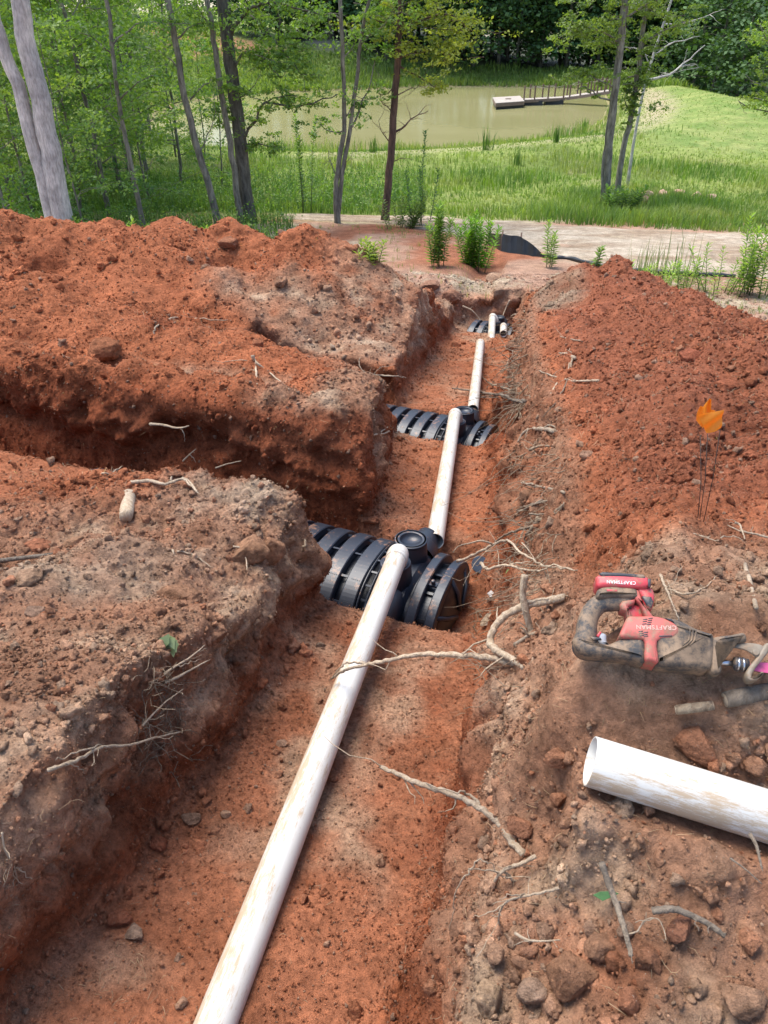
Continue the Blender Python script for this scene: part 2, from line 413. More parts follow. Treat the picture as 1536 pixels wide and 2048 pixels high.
# ------------------------------------------------------------------ ground
RED = np.array([.37, .125, .055]); DRED = np.array([.22, .060, .024]); BROWN = np.array([.36, .21, .13]); TAN = np.array([.52, .37, .245]); GREY = np.array([.42, .325, .23])
FLOORC = np.array([.38, .145, .072])
def blob(X, Y, cx_, cy_, rx, ry, ang=0):
    c, s = math.cos(R(ang)), math.sin(R(ang)); dx = X - cx_; dy = Y - cy_
    u = (dx*c + dy*s)/rx; v = (-dx*s + dy*c)/ry
    return ss(1.25, .55, np.sqrt(u*u + v*v))
def soil_color(X, Y, Z, info=None, up=None):
    z, N, dk, hl, bh = hterr(X, Y, True) if info is None else info
    n1 = fbm(X, Y, Z, 1.1, 4, 101); n2 = fbm(X, Y, Z, 5.0, 4, 102); n3 = fbm(X, Y, Z, 2.3, 3, 103)
    L = smoothinterp(Y, LY, LX); Rr = smoothinterp(Y, RY, RX); mid = (L + Rr)/2
    def M(a, b, t): t = np.clip(t, 0, 1)[:, None]; return a*(1-t) + b*t
    c = M(RED, RED * 1.12, .5 + n1)
    c = M(c, DRED, ss(.1, .6, n3 + .5*n2) * .7)
    c = M(c, np.array([.275, .095, .050]), ss(.1, .5, X - Rr) * ss(2.0, 2.6, Y) * .8)
    # the far face of the first side trench is cut through clay up to its rim
    u0 = (X + .11)*NX.x + (Y - 4.44)*NX.y; rimk = ss(.34, .16, u0 + .06*n2)*ss(-.5, -.2, u0)*(X < mid - .3)
    below = N - Z                               # depth under the old surface
    # undisturbed topsoil layer: top of the banks near the edge
    topl = ss(.22, .04, below + .10*n2 + .05*n1) * ss(.16, .02, hl + .06*n2)
    topl = np.where(X > mid, ss(.32, .12, below + .12*n2) * np.maximum(ss(.20, .04, bh + .1*n2), ss(.26, .12, X - Rr + .1*n2)*ss(11, 9, Y)) * (.75 + .25*ss(2.6, 1.8, Y)), topl)
    br = topl
    # topsoil thrown up on the heaps
    for a in ((-.12, 5.5, .30, .75, 8), (-1.1, 2.3, 1.15, 1.25, 0), (-.75, 3.2, .55, .5, 0), (-.15, 5.2, .38, .75, 10), (-.45, 4.9, .5, .35, 0), (.2, 9.4, .9, 1.2, 0), (-.8, 8.4, 1.3, .5, -20), (.85, .9, .9, 1.1, 0), (1.1, 1.6, .8, .55, 0),
              (2.25, 9.9, .35, 1.3, -8), (.6, 1.5, .25, .7, -10), (1.0, 11.8, .7, .9, 0)):
        br = np.maximum(br, blob(X, Y, *a) * ss(.46, .22, below + .14*n2) * ss(-.75, .25, n2 + .6*n1 + .45))
    br = br * (1 - blob(X, Y, -2.1, 3.75, .95, .55, -20)*.9)
    br = np.clip(br, 0, 1)
    bc = M(np.tile(BROWN, (len(X), 1)), TAN, ss(-.1, .6, n2 + n3*.6))
    bc = M(bc, GREY, ss(.05, .5, n1 + .3*n2) * .7)
    bc = M(bc, RED * .9, ss(.2, .55, n3 - .3*n1) * .55)
    bc = np.where(((X > mid) & (Y > 2.6))[:, None], bc*.72, bc)
    c = M(c, bc, br * (.80 + .2*n2))
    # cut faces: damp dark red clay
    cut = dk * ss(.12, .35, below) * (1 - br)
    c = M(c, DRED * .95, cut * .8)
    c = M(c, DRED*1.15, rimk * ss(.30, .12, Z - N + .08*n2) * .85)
    # trench floor: trodden paler clay
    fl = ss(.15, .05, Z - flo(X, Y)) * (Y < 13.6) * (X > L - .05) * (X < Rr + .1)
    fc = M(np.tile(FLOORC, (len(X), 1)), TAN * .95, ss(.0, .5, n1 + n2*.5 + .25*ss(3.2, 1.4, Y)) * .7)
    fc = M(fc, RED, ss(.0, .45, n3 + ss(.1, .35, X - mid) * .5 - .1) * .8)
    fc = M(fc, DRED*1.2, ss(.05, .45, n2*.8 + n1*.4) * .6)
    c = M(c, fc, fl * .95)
    # beyond the works: dry straw coloured ground
    k = ss(12.5, 14.5, Y - .4*n1) * ss(.25, .05, hl)
    dry = M(np.tile(np.array([.42, .26, .18]), (len(X), 1)), np.array([.46, .37, .26]), ss(-.2, .4, n1 + n2))
    k2 = (X > Rr + np.interp(Y, S1Y, S1V) * 1.35 + .9) * ss(3, 5, Y)
    c = M(c, dry, np.maximum(k, k2 * ss(.1, .02, bh)))
    return c

def voxel_patch(name, x0, x1, y0, y1, vox, amp):
    step = vox * .9
    xs = np.arange(x0 - .1, x1 + .1, step); ys = np.arange(y0 - .1, y1 + .1, step)
    X, Y = np.meshgrid(xs, ys); Z = hterr(X, Y)
    ny, nx = X.shape; zb = Z.min() - .3
    V = np.concatenate([np.stack([X, Y, Z], -1).reshape(-1, 3), np.array([[xs[0], ys[0], zb], [xs[-1], ys[0], zb], [xs[-1], ys[-1], zb], [xs[0], ys[-1], zb]])])
    idx = np.arange(nx*ny).reshape(ny, nx)
    F = np.stack([idx[:-1, :-1], idx[:-1, 1:], idx[1:, 1:], idx[1:, :-1]], -1).reshape(-1, 4)
    me = mesh_np(name + '_src', V, F); o = bpy.data.objects.new(name + '_src', me)
    import bmesh
    bm = bmesh.new(); bm.from_mesh(me); bm.verts.ensure_lookup_table(); b = nx*ny; vv = bm.verts
    bm.faces.new([vv[b], vv[b+1]] + [vv[i] for i in idx[0, ::-1]])
    bm.faces.new([vv[b+1], vv[b+2]] + [vv[i] for i in idx[::-1, -1]])
    bm.faces.new([vv[b+2], vv[b+3]] + [vv[i] for i in idx[-1, :]])
    bm.faces.new([vv[b+3], vv[b]] + [vv[i] for i in idx[:, 0]])
    bm.faces.new([vv[b+3], vv[b+2], vv[b+1], vv[b]])
    bm.to_mesh(me); bm.free()
    COL.objects.link(o)
    md = o.modifiers.new('r', 'REMESH'); md.mode = 'VOXEL'; md.voxel_size = vox; md.use_smooth_shade = True
    dg = bpy.context.evaluated_depsgraph_get(); em = bpy.data.meshes.new_from_object(o.evaluated_get(dg))
    bpy.data.objects.remove(o); bpy.data.meshes.remove(me)
    n = len(em.vertices); V = np.empty(n*3, np.float32); em.vertices.foreach_get('co', V); V = V.reshape(-1, 3)
    NN = np.empty(n*3, np.float32); em.vertices.foreach_get('normal', NN); NN = NN.reshape(-1, 3)
    F = np.empty(len(em.loops), np.int32); em.loops.foreach_get('vertex_index', F); F = F.reshape(-1, 4)
    bpy.data.meshes.remove(em)
    keep = (V[:, 0] > x0) & (V[:, 0] < x1) & (V[:, 1] > y0) & (V[:, 1] < y1) & (V[:, 2] > zb + .12)
    F = F[keep[F].all(1)]
    used = np.unique(F); remap = np.full(n, -1, np.int32); remap[used] = np.arange(len(used)); F = remap[F]; V = V[used]; NN = NN[used]
    X, Y, Z = V.T.astype(np.float64)
    info = hterr(X, Y, True)
    _, N, dk, hl, bh = info
    fl = ss(.15, .03, Z - flo(X, Y)) * ss(.5, .9, dk)
    wall = ss(.75, .35, NN[:, 2]) * dk
    loose = np.clip(1 - fl*.75 - wall*.5, 0, 1)
    big = fbm(X, Y, Z, 3.0, 3, 201); med = fbm(X, Y, Z, 9, 3, 202)
    wor = .55 - worley(X + .02*med, Y, Z, 7.5, 203); wor2 = .55 - worley(X, Y + .01*med, Z, 22, 204)
    rough = np.clip(.5 + 1.2*fbm(X, Y, Z, .9, 2, 205), .15, 1)
    d = big * .05 * (1 - fl*.8) + med * .022 * (1 - .7*fl) + loose * rough * (wor * .05 + wor2 * .026) + (1-loose) * wor2 * .008
    rt = ss(.1, .5, X - smoothinterp(Y, RY, RX)) * ss(1.9, 2.5, Y) * (1 - wall)
    d = d + rt * (.022*fbm((X*.77 - Y*.64), (X*.64 + Y*.77)*.25, Z*.3, 7.5, 3, 212))
    fine = fbm(X, Y, Z, 36, 3, 206)
    d = d + fine * .009 * (.35 + .65*loose)
    # crumbling overhang of the topsoil on the cut edges: pocked face, vertical tooth marks
    face = ss(.8, .3, NN[:, 2]) * dk
    pock = np.maximum(0, fbm(X, Y, Z, 4.5, 3, 207) - .12) * ss(.45, .1, N - Z)
    rim = ss(.02, .5, dk) * ss(.98, .6, dk) + face*.6
    d = d - face * pock * .30 + np.clip(rim, 0, 1) * (fbm(X, Y, Z, 2.2, 3, 209) * .17 + (.5 - worley(X + .08*med, Y + .05*med, Z, 4.0, 210)) * .15 - .10*ss(.12, .4, fbm(X, Y, Z, 3.1, 2, 213))*ss(.45, .2, N - Z) + (.5 - worley(X, Y + .04*med, Z, 9.0, 211)) * .05) * ss(.6, .2, N - Z)
    teeth = vnoise(X * 22 + Y * 9, Y * 22 - X * 9, Z * 1.2, 208) + .6*vnoise(X * 50 + Y * 20, Y * 50 - X * 20, Z * 3, 218)
    d = d + face * ss(.1, .3, N - Z) * teeth * .014
    pm = padmask(X, Y); d = d*(1 - .75*pm) - .01*pm
    V = V + NN * (d * amp)[:, None].astype(np.float32)
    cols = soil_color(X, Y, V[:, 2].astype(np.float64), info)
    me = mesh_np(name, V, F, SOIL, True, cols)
    o = put(bpy.data.objects.new(name, me)); o['kind'] = 'structure'
    return o, V, cols, F
PATCH = []
PATCH.append(voxel_patch('dug_ground', -2.6, 2.2, .25, 3.6, .0105, 1.0))
PATCH.append(voxel_patch('dug_ground', -4.6, 4.2, 3.58, 7.6, .0175, 1.0))
PATCH.append(voxel_patch('dug_ground', -7.5, 6.5, 7.56, 14.9, .030, 1.0))
if True: print('patch tris', [len(p[3])*2 for p in PATCH])

# outer ground: one sheet out to the horizon, finer near the works
def ground_color(X, Y):
    n1 = fbm(X, Y, 0.0, .25, 4, 301); n2 = fbm(X, Y, 0.0, 1.4, 4, 302); n3 = fbm(X, Y, 0.0, .7, 3, 303)
    def M(a, b, t): t = np.clip(t, 0, 1)[:, None]; return a*(1-t) + b*t
    g = M(np.tile(np.array([.135, .19, .04]), (len(X), 1)), np.array([.24, .29, .075]), .5 + n1 + .5*n2)
    g = M(g, np.array([.24, .21, .11]), ss(.25, .6, n3 + .3*n2) * .5)
    sdv = pond_sd(X, Y)
    # worn track along the shore and up the dam
    tr = [(640,338),(760,332),(900,322),(1010,312),(1120,300),(1220,288),(1290,262),(1318,225),(1300,195),(1270,178)]
    P = [atz(a, b, -4.5) for a, b in tr]; d = np.full(X.shape, 1e9); tt = np.zeros(X.shape)
    for i in range(len(P)-1):
        ex, ey = P[i+1].x-P[i].x, P[i+1].y-P[i].y
        t = np.clip(((X-P[i].x)*ex + (Y-P[i].y)*ey)/(ex*ex+ey*ey), 0, 1); dd = np.hypot(X-P[i].x-ex*t, Y-P[i].y-ey*t)
        tt = np.where(dd < d, i + t, tt); d = np.minimum(d, dd)
    wear = ss(2.0, .4, d + n2*1.0) * np.interp(tt, [0, 4, 6, 7, 9], [.45, .35, .55, .9, .7])
    damk = ss(12, 16, X)*ss(38, 44, Y)*ss(96, 90, Y); g = M(g, M(np.tile(np.array([.15, .235, .055]), (len(X), 1)), np.array([.29, .33, .11]), .5 + 1.2*n2 + .6*n1), damk*.85)
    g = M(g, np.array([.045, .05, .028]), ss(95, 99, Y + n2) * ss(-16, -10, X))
    g = M(g, np.array([.40, .33, .22]), wear * ss(-.5, .3, n2 + .35))
    g = M(g, np.array([.27, .22, .12]), ss(2.5, .1, sdv + n2) * .8)
    # bare red earth on the far left bank
    for cx_, cy_, rx, ry in ((-19, 93, 9, 6.5), (-24, 70, 7, 3), (-12, 79, 3, 1.2)):
        g = M(g, np.array([.34, .17, .10]), blob(X, Y, cx_, cy_, rx, ry) * ss(-.5, .2, n2 + n1))
    g = M(g, np.array([.38, .32, .24]), blob(X, Y, -6, 98, 2.5, 2) * .9)
    dry = M(np.tile(np.array([.42, .26, .18]), (len(X), 1)), np.array([.46, .37, .26]), ss(-.2, .4, n1 + n2))
    red = M(dry, np.array([.33, .13, .07]), ss(-.3, .3, n3))
    near = ss(24.5, 22.0, Y + 1.5*n2 - .12*np.maximum(X, 0)) 
    g = M(g, M(dry, red, ss(.15, -.35, n1)), near)
    return g
def outer():
    ys = [-12.0]
    while ys[-1] < 400: ys.append(ys[-1] + max(.12, .012 * abs(ys[-1] + 2)) if ys[-1] > 0 else ys[-1] + 1.0)
    ys = np.array(ys); us = np.linspace(-1, 1, 520); us = us * .35 + us**3 * .65
    Y, U = np.meshgrid(ys, us, indexing='ij'); X = U * (30 + 1.35 * np.maximum(Y, 0))
    Z = hterr(X, Y)
    def inside(x0, x1, y0, y1, mrg=.22): return (X > x0+mrg) & (X < x1-mrg) & (Y > y0+mrg) & (Y < y1-mrg)
    ins = inside(-2.6, 2.2, .25, 3.8, .1) | inside(-4.6, 4.2, 3.57, 7.8, .1) | inside(-7.5, 6.5, 7.4, 14.9, .25)
    Z = np.where(ins, Z - 1.4, Z)
    Z = Z + (Y > 14.4) * .03 * fbm(X, Y, 0.0, 2.2, 3, 310) * ss(60, 20, Y)
    c1 = soil_color(X.ravel(), Y.ravel(), Z.ravel()); c2 = ground_color(X.ravel(), Y.ravel())
    k = ss(13.5, 15.5, Y.ravel())[:, None]
    ny, nx = X.shape; idx = np.arange(nx*ny).reshape(ny, nx)
    F = np.stack([idx[:-1, :-1], idx[:-1, 1:], idx[1:, 1:], idx[1:, :-1]], -1).reshape(-1, 4)
    F = F[~ins.ravel()[F].all(1)]
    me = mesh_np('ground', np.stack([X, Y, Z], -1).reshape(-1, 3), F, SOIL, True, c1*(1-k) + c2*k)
    o = put(bpy.data.objects.new('ground', me)); o['kind'] = 'structure'
outer()
# pond water: murky olive
def water_mat():
    m, nt, b, out = mat_new('pond_water')
    pos = N_(nt, 'ShaderNodeNewGeometry').outputs['Position']
    n = noise_n(nt, .12, 3, .5, pos); r = ramp(nt, n.outputs[0], [(.35, (.24, .225, .095)), (.65, (.30, .28, .13))])
    nt.links.new(r.outputs[0], b.inputs['Base Color']); b.inputs['Roughness'].default_value = .16; b.inputs['IOR'].default_value = 1.2
    b.inputs['Specular IOR Level'].default_value = .5
    mp = N_(nt, 'ShaderNodeMapping'); mp.inputs['Scale'].default_value = (1, .5, 1); nt.links.new(pos, mp.inputs[0])
    n2 = noise_n(nt, 2.0, 3, .5, mp.outputs[0]); nt.links.new(bump(nt, n2.outputs[0], .10, .05), b.inputs['Normal'])
    return m
xs = np.linspace(PW[:, 0].min()-4, PW[:, 0].max()+4, 60); ys = np.linspace(PW[:, 1].min()-3, PW[:, 1].max()+4, 60)
X, Y = np.meshgrid(xs, ys); idx = np.arange(3600).reshape(60, 60)
F = np.stack([idx[:-1, :-1], idx[:-1, 1:], idx[1:, 1:], idx[1:, :-1]], -1).reshape(-1, 4)
F = F[(pond_sd(X, Y).ravel() < 6)[F].any(1)]
o = put(bpy.data.objects.new('pond_water', mesh_np('pond_water', np.stack([X, Y, X*0+WATER], -1).reshape(-1, 3), F, water_mat()))); o['kind'] = 'structure'
# dirt road
def road():
    bot = [(1900,640),(1700,596),(1536,564),(1400,556),(1300,548),(1200,530),(1100,512),(1000,484),(900,466),(800,452),(740,445),(560,440)]
    top = [(1900,492),(1700,480),(1536,470),(1400,464),(1300,460),(1200,455),(1100,449),(1000,442),(900,436),(800,433),(740,432),(560,430)]
    B = [on(*p) for p in bot]; T = [on(*p) for p in top]; n = 260; mth = 44; V = []
    tp = np.linspace(0, len(bot)-1, n)
    bx, by = [np.interp(tp, range(len(B)), [q[k] for q in B]) for k in (0, 1)]; tx, ty = [np.interp(tp, range(len(T)), [q[k] for q in T]) for k in (0, 1)]
    S = np.linspace(0, 1, mth)
    X = bx[:, None]*(1-S) + tx[:, None]*S; Y = by[:, None]*(1-S) + ty[:, None]*S
    e = .35*fbm(X, Y, 0.0, .8, 3, 320) + .15*fbm(X, Y, 0.0, 3, 2, 321)
    Y = Y + e * (np.abs(S*2-1)**3)[None, :] * .9
    edge = np.minimum(S, 1-S)[None, :]
    Z = hterr(X, Y) + .035 + .02*fbm(X, Y, 0.0, 1.2, 3, 322) - .09*ss(.06, 0, edge) - .025*(ss(.09, .03, np.abs(S-.33)) + ss(.09, .03, np.abs(S-.7)))[None, :]
    Xf, Yf = X.ravel(), Y.ravel(); n1 = fbm(Xf, Yf, 0.0, .9, 4, 323); n2 = fbm(Xf*.4, Yf*2.5, 0.0, 1.6, 3, 324)
    t = np.clip(.5 + n1 + n2, 0, 1)[:, None]
    c = np.array([.34, .25, .17])*(1-t) + np.array([.50, .42, .32])*t
    idx = np.arange(n*mth).reshape(n, mth); F = np.stack([idx[:-1, :-1], idx[:-1, 1:], idx[1:, 1:], idx[1:, :-1]], -1).reshape(-1, 4)
    o = put(bpy.data.objects.new('dirt_road', mesh_np('dirt_road', np.stack([X, Y, Z], -1).reshape(-1, 3), F, SOIL, True, c))); o['kind'] = 'structure'
    return X, Y
RX_, RY_ = road()

# ------------------------------------------------------------------ clods
def ico(sub):
    import bmesh
    bm = bmesh.new(); bmesh.ops.create_icosphere(bm, subdivisions=sub, radius=1)
    V = np.array([v.co[:] for v in bm.verts]); F = np.array([[v.index for v in f.verts] for f in bm.faces]); bm.free(); return V, F
def octa():
    V = np.array([[1,0,0],[-1,0,0],[0,1,0],[0,-1,0],[0,0,1],[0,0,-1]], float); F = np.array([[0,2,4],[2,1,4],[1,3,4],[3,0,4],[2,0,5],[1,2,5],[3,1,5],[0,3,5]]); return V, F
ICO = {0: octa(), 1: ico(1), 2: ico(2), 3: ico(3), 4: ico(4)}
def rand_rot(n, rng):
    q = rng.normal(size=(n, 4)); q /= np.linalg.norm(q, axis=1)[:, None]; a, b, c, d = q.T
    return np.stack([np.stack([1-2*(c*c+d*d), 2*(b*c-a*d), 2*(b*d+a*c)], -1), np.stack([2*(b*c+a*d), 1-2*(b*b+d*d), 2*(c*d-a*b)], -1), np.stack([2*(b*d-a*c), 2*(c*d+a*b), 1-2*(b*b+c*c)], -1)], 1)
def clods(P, S, C, sub, rng, rough=.28):
    V0, F0 = ICO[sub]; n = len(P); k = len(V0)
    V = V0[None] * (1 + rough * rng.normal(size=(n, k, 1)).clip(-1.6, 1.6) * (1 if sub <= 1 else .55))
    if sub > 1:
        ph = rng.random((n, 1, 3)) * 50; q = V0[None]*1.3 + ph
        V = V * (1 + .6 * vnoise(q[..., 0], q[..., 1], q[..., 2], 5))[..., None]
    V = V * rng.uniform(.6, 1.15, (n, 1, 3))
    V = np.einsum('nij,nkj->nki', rand_rot(n, rng), V) * S[:, None, None] + P[:, None, :]
    F = (F0[None] + (np.arange(n) * k)[:, None, None]).reshape(-1, 3)
    Cc = np.repeat(C[:, None, :], k, 1).reshape(-1, 3)
    return V.reshape(-1, 3), F, Cc
def scatter_clods(i, specs):
    rng = np.random.default_rng(50 + i); _, V, cols, _ = PATCH[i]
    X, Y, Z = V.T.astype(np.float64); d = np.sqrt(X*X + Y*Y); 
    _, N, dk, hl, bh = hterr(X, Y, True)
    fl = ss(.15, .03, Z - flo(X, Y)) * ss(.5, .9, dk)
    L = smoothinterp(Y, LY, LX); Rr = smoothinterp(Y, RY, RX)
    foot = np.maximum(ss(.22, .02, X - L), ss(.28, .02, Rr - X))
    clump = ss(-.25, .45, fbm(X, Y, Z, 1.6, 3, 401))
    wgt = np.where(fl > .5, .09 + .75*foot*fl, (.25 + .75*clump)) * np.where((dk > .3) & (fl < .3), .18, 1)
    vis = (np.abs(X) < .58 * (Y*CP + 1.3) + .25)
    wgt = wgt * (1 + 1.6*ss(1.9, 1.2, Y)*ss(.2, .5, X - Rr + .3) + .6*(X < L - .1)*ss(4.2, 3.2, Y))
    base = vis * (1 - .9*padmask(X, Y)); wgt = wgt * base; wgt /= wgt.sum()
    wt = (.5 + .5*clump) * base; wt /= wt.sum()
    for j, (n, s0, s1, sub, emb) in enumerate(specs):
        pick = rng.choice(len(V), n, p=wt if sub == 0 else (wgt*.65 + wt*.35 if sub == 1 else wgt))
        u = rng.random(n); S = s0 * (s1/s0) ** (u**1.9)
        P = V[pick] + rng.normal(size=(n, 3)) * .006; P[:, 2] += S * emb
        C = cols[pick] * rng.uniform(.85, 1.45, (n, 1))
        m = rng.random(n) < .12; C[m] = C[m]*.4 + np.array([.36, .27, .19])*.6
        m = rng.random(n) < .10; C[m] = C[m]*.5 + RED*.6
        v, f, c = clods(P, S, C, sub, rng)
        o = put(bpy.data.objects.new('loose_clods', mesh_np('loose_clods', v, f, CLOD, False, c))); o['kind'] = 'stuff'
scatter_clods(0, [(90000, .0025, .0065, 0, .2), (16000, .003, .009, 1, .1), (5200, .007, .022, 2, .1), (150, .018, .034, 3, .0)])
scatter_clods(1, [(52000, .004, .011, 0, .2), (14000, .005, .014, 1, .1), (2400, .012, .028, 2, .1), (70, .026, .048, 3, .0)])
scatter_clods(2, [(34000, .007, .018, 0, .2), (10000, .009, .024, 1, .1), (1100, .022, .05, 2, .1), (40, .05, .08, 3, .0)])

# ------------------------------------------------------------------ pipes
def pvc_mat(off=0.0, nm='white_pvc'):
    m, nt, b, out = mat_new(nm)
    tc = N_(nt, 'ShaderNodeTexCoord'); mp = N_(nt, 'ShaderNodeMapping'); mp.inputs['Scale'].default_value = (1, 1, .16); nt.links.new(tc.outputs['Object'], mp.inputs[0])
    n1 = noise_n(nt, 48, 8, .85, mp.outputs[0]); n2 = noise_n(nt, 5, 3, .6, tc.outputs['Object']); n3 = noise_n(nt, 90, 3, .7, tc.outputs['Object'])
    sep = N_(nt, 'ShaderNodeSeparateXYZ'); nt.links.new(tc.outputs['Object'], sep.inputs[0])
    # mud smears lie along the upper left side of each pipe and in loose patches
    a = N_(nt, 'ShaderNodeMath', operation='MULTIPLY_ADD'); nt.links.new(sep.outputs[0], a.inputs[0]); a.inputs[1].default_value = -3.0; a.inputs[2].default_value = 0.0
    a.inputs[2].default_value = -.5 + off; s = N_(nt, 'ShaderNodeMath', operation='MULTIPLY_ADD'); nt.links.new(n1.outputs[0], s.inputs[0]); s.inputs[1].default_value = 2.0; nt.links.new(a.outputs[0], s.inputs[2])
    s2 = N_(nt, 'ShaderNodeMath', operation='MULTIPLY_ADD'); nt.links.new(n2.outputs[0], s2.inputs[0]); s2.inputs[1].default_value = .7; nt.links.new(s.outputs[0], s2.inputs[2])
    r = ramp(nt, s2.outputs[0], [(.62, (0, 0, 0)), (.80, (.14, .14, .14)), (.90, (.62, .62, .62)), (1.0, (.9, .9, .9))])
    c = mix(nt, (.58, .565, .52), (.40, .29, .18), r.outputs[0])
    r3 = ramp(nt, n3.outputs[0], [(.64, (0, 0, 0)), (.72, (.6, .6, .6))]); c = mix(nt, c, (.45, .26, .15), r3.outputs[0])
    nt.links.new(c, b.inputs['Base Color']); rr = ramp(nt, r.outputs[0], [(0, (.33, .33, .33)), (1, (.8, .8, .8))]); nt.links.new(rr.outputs[0], b.inputs['Roughness'])
    return m
PVC = pvc_mat(-.03); PVC2 = pvc_mat(-.13, 'streaked_white_pvc')
DIRTY_END = plain('pipe_inside', (.55, .45, .33), .8, var=.25, vs=30)
def pipe(label, A, B, r, openA=False, openB=False, name='pvc_pipe', group=None):
    A, B = Vector(A), Vector(B); L = (B-A).length; m = MB(); n = 48; wl = .004 if r < .07 else .006
    rings = []
    zs = np.linspace(0, L, max(2, int(L/.25)))
    def ring(rr, z): return [(rr*math.cos(2*math.pi*k/n), rr*math.sin(2*math.pi*k/n), z) for k in range(n)]
    seq = [(r-wl, L*.5), (r-wl, 0), (r-.0008, 0), (r, .0012)] + [(r, z) for z in zs[1:-1]] + [(r, L-.0012), (r-.0008, L), (r-wl, L), (r-wl, L*.5)]
    vs = [p for rr, z in seq for p in ring(rr, z)]
    fs = [(i*n+k, i*n+(k+1) % n, (i+1)*n+(k+1) % n, (i+1)*n+k) for i in range(len(seq)-1) for k in range(n)]
    m.add(vs, fs); o = m.build(name, PVC)
    z = (B-A).normalized(); x = Vector((0, 0, 1)).cross(z).normalized() * -1; x = z.cross(Vector((0, 0, 1))).normalized(); y = z.cross(x)
    o.matrix_world = Matrix((( x.x, y.x, z.x, A.x), (x.y, y.y, z.y, A.y), (x.z, y.z, z.z, A.z), (0, 0, 0, 1)))
    return tag(o, label, 'pipe', group)
GP = 'white plastic pipes laid down the trench'
O1 = Vector((.115, 3.69, -1.46)); O2 = Vector((.74, 6.76, -2.07)); O3 = Vector((1.92, 12.75, -3.17))
def elbow(parent, B, dirn, port, r):
    """bend from the end of a pipe down into its port"""
    P = [Vector(B) - dirn*.045, Vector(B) - dirn*.01]; c = Vector(port)
    mid = Vector(B) + dirn*.07; 
    for k in range(1, 8):
        t = k/8; P.append((1-t)**2*Vector(B) + 2*t*(1-t)*mid + t*t*(c + Vector((0, 0, .02))))
    P.append(c); P.append(c - Vector((0, 0, .05)))
    m = MB(); m.tube(P, [r*1.0+.0005, r*1.075] + [r*1.06]*(len(P)-2), 28); m.tube([P[0], P[0] + dirn*.035], [r*1.09, r*1.09], 28)
    o = m.build('elbow', PVC); o.parent = parent; o.matrix_parent_inverse = parent.matrix_world.inverted() if False else Matrix.Identity(4)
    o.data.transform(parent.matrix_basis.inverted()); return o
def pt_axis(A, B, t): return Vector(A) + (Vector(B)-Vector(A))*t
pr = .0572
A1 = Vector((-.62, .22, -.615)); B1 = Vector((.075, 3.50, -.975))
p1 = pipe('long muddy white pipe running from the bottom edge up to the nearest black chamber', A1, B1, pr, group=GP)
elbow(p1, B1, (B1-A1).normalized(), O1 + NX*-.12 + Vector((0, 0, .40)), pr)
A2 = Vector((.325, 4.02, -1.235)); B2 = Vector((.668, 6.58, -1.585))
p2 = pipe('white muddy pipe joining the nearest black chamber to the second one', A2, B2, pr, group=GP)
elbow(p2, B2, (B2-A2).normalized(), O2 + NX*-.12 + Vector((0, 0, .40)), pr)
A3 = Vector((.905, 7.14, -1.80)); B3 = Vector((1.35, 10.35, -2.30))
p3 = pipe('white muddy pipe running up the trench beyond the second black chamber', A3, B3, pr, group=GP)
elbow(p3, B3, (B3-A3).normalized(), B3 + Vector((.03, .07, -.14)), pr)
A4 = Vector((1.67, 11.5, -2.86)); B4 = Vector((1.82, 12.62, -2.70))
p4 = pipe('short clean white pipe in front of the farthest chamber, its near end open', A4, B4, pr, group=GP)
elbow(p4, B4, (B4-A4).normalized(), O3 + NX*-.12 + Vector((0, 0, .40)), pr)
p5 = pipe('stub of pipe with muddy open end facing us beside the farthest chamber', on(1006, 676) + Vector((0, 0, .07)), on(1006, 676) + Vector((.09, .62, -.02)), pr*.98, group=GP)
# loose pipe on the right bank
e0 = on(1182, 1522, .0); a0 = at(1180, 1522, 1.17); a1 = at(1560, 1640, 1.06)
dv = (a1 - a0).normalized()
pr2 = .0572
p6 = pipe('loose white pipe with tan streaks lying on the right bank at the right edge', a0 + dv*1.35, a0, pr2, group='')
if 'group' in p6: del p6['group']
p6.data.materials[0] = PVC2
# tail of a pipe under the big one
# ------------------------------------------------------------------ infiltration chambers
BLK = None
def plastic(name, col, rough, mud=.5):
    m, nt, b, out = mat_new(name)
    pos = N_(nt, 'ShaderNodeNewGeometry')
    n = noise_n(nt, 9, 6, .7, pos.outputs['Position']); n2 = noise_n(nt, 60, 4, .7, pos.outputs['Position'])
    sep = N_(nt, 'ShaderNodeSeparateXYZ'); nt.links.new(pos.outputs['Normal'], sep.inputs[0])
    a = N_(nt, 'ShaderNodeMath', operation='MULTIPLY_ADD'); nt.links.new(sep.outputs[2], a.inputs[0]); a.inputs[1].default_value = .16; nt.links.new(n.outputs[0], a.inputs[2])
    a2 = N_(nt, 'ShaderNodeMath', operation='MULTIPLY_ADD'); nt.links.new(n2.outputs[0], a2.inputs[0]); a2.inputs[1].default_value = .3; nt.links.new(a.outputs[0], a2.inputs[2])
    r = ramp(nt, a2.outputs[0], [(.86, (0, 0, 0)), (.93, (.7*mud, .7*mud, .7*mud))])
    c = mix(nt, col, (.30, .15, .08), r.outputs[0]); nt.links.new(c, b.inputs['Base Color'])
    b.inputs['Roughness'].default_value = rough; b.inputs['Specular IOR Level'].default_value = .6
    nt.links.new(bump(nt, n2.outputs[0], .15, .002), b.inputs['Normal']); return m
BLK = plastic('black_plastic', (.014, .018, .028), .45, .8)
BLKD = plastic('black_plastic_clean', (.008, .009, .012), .4, 0)
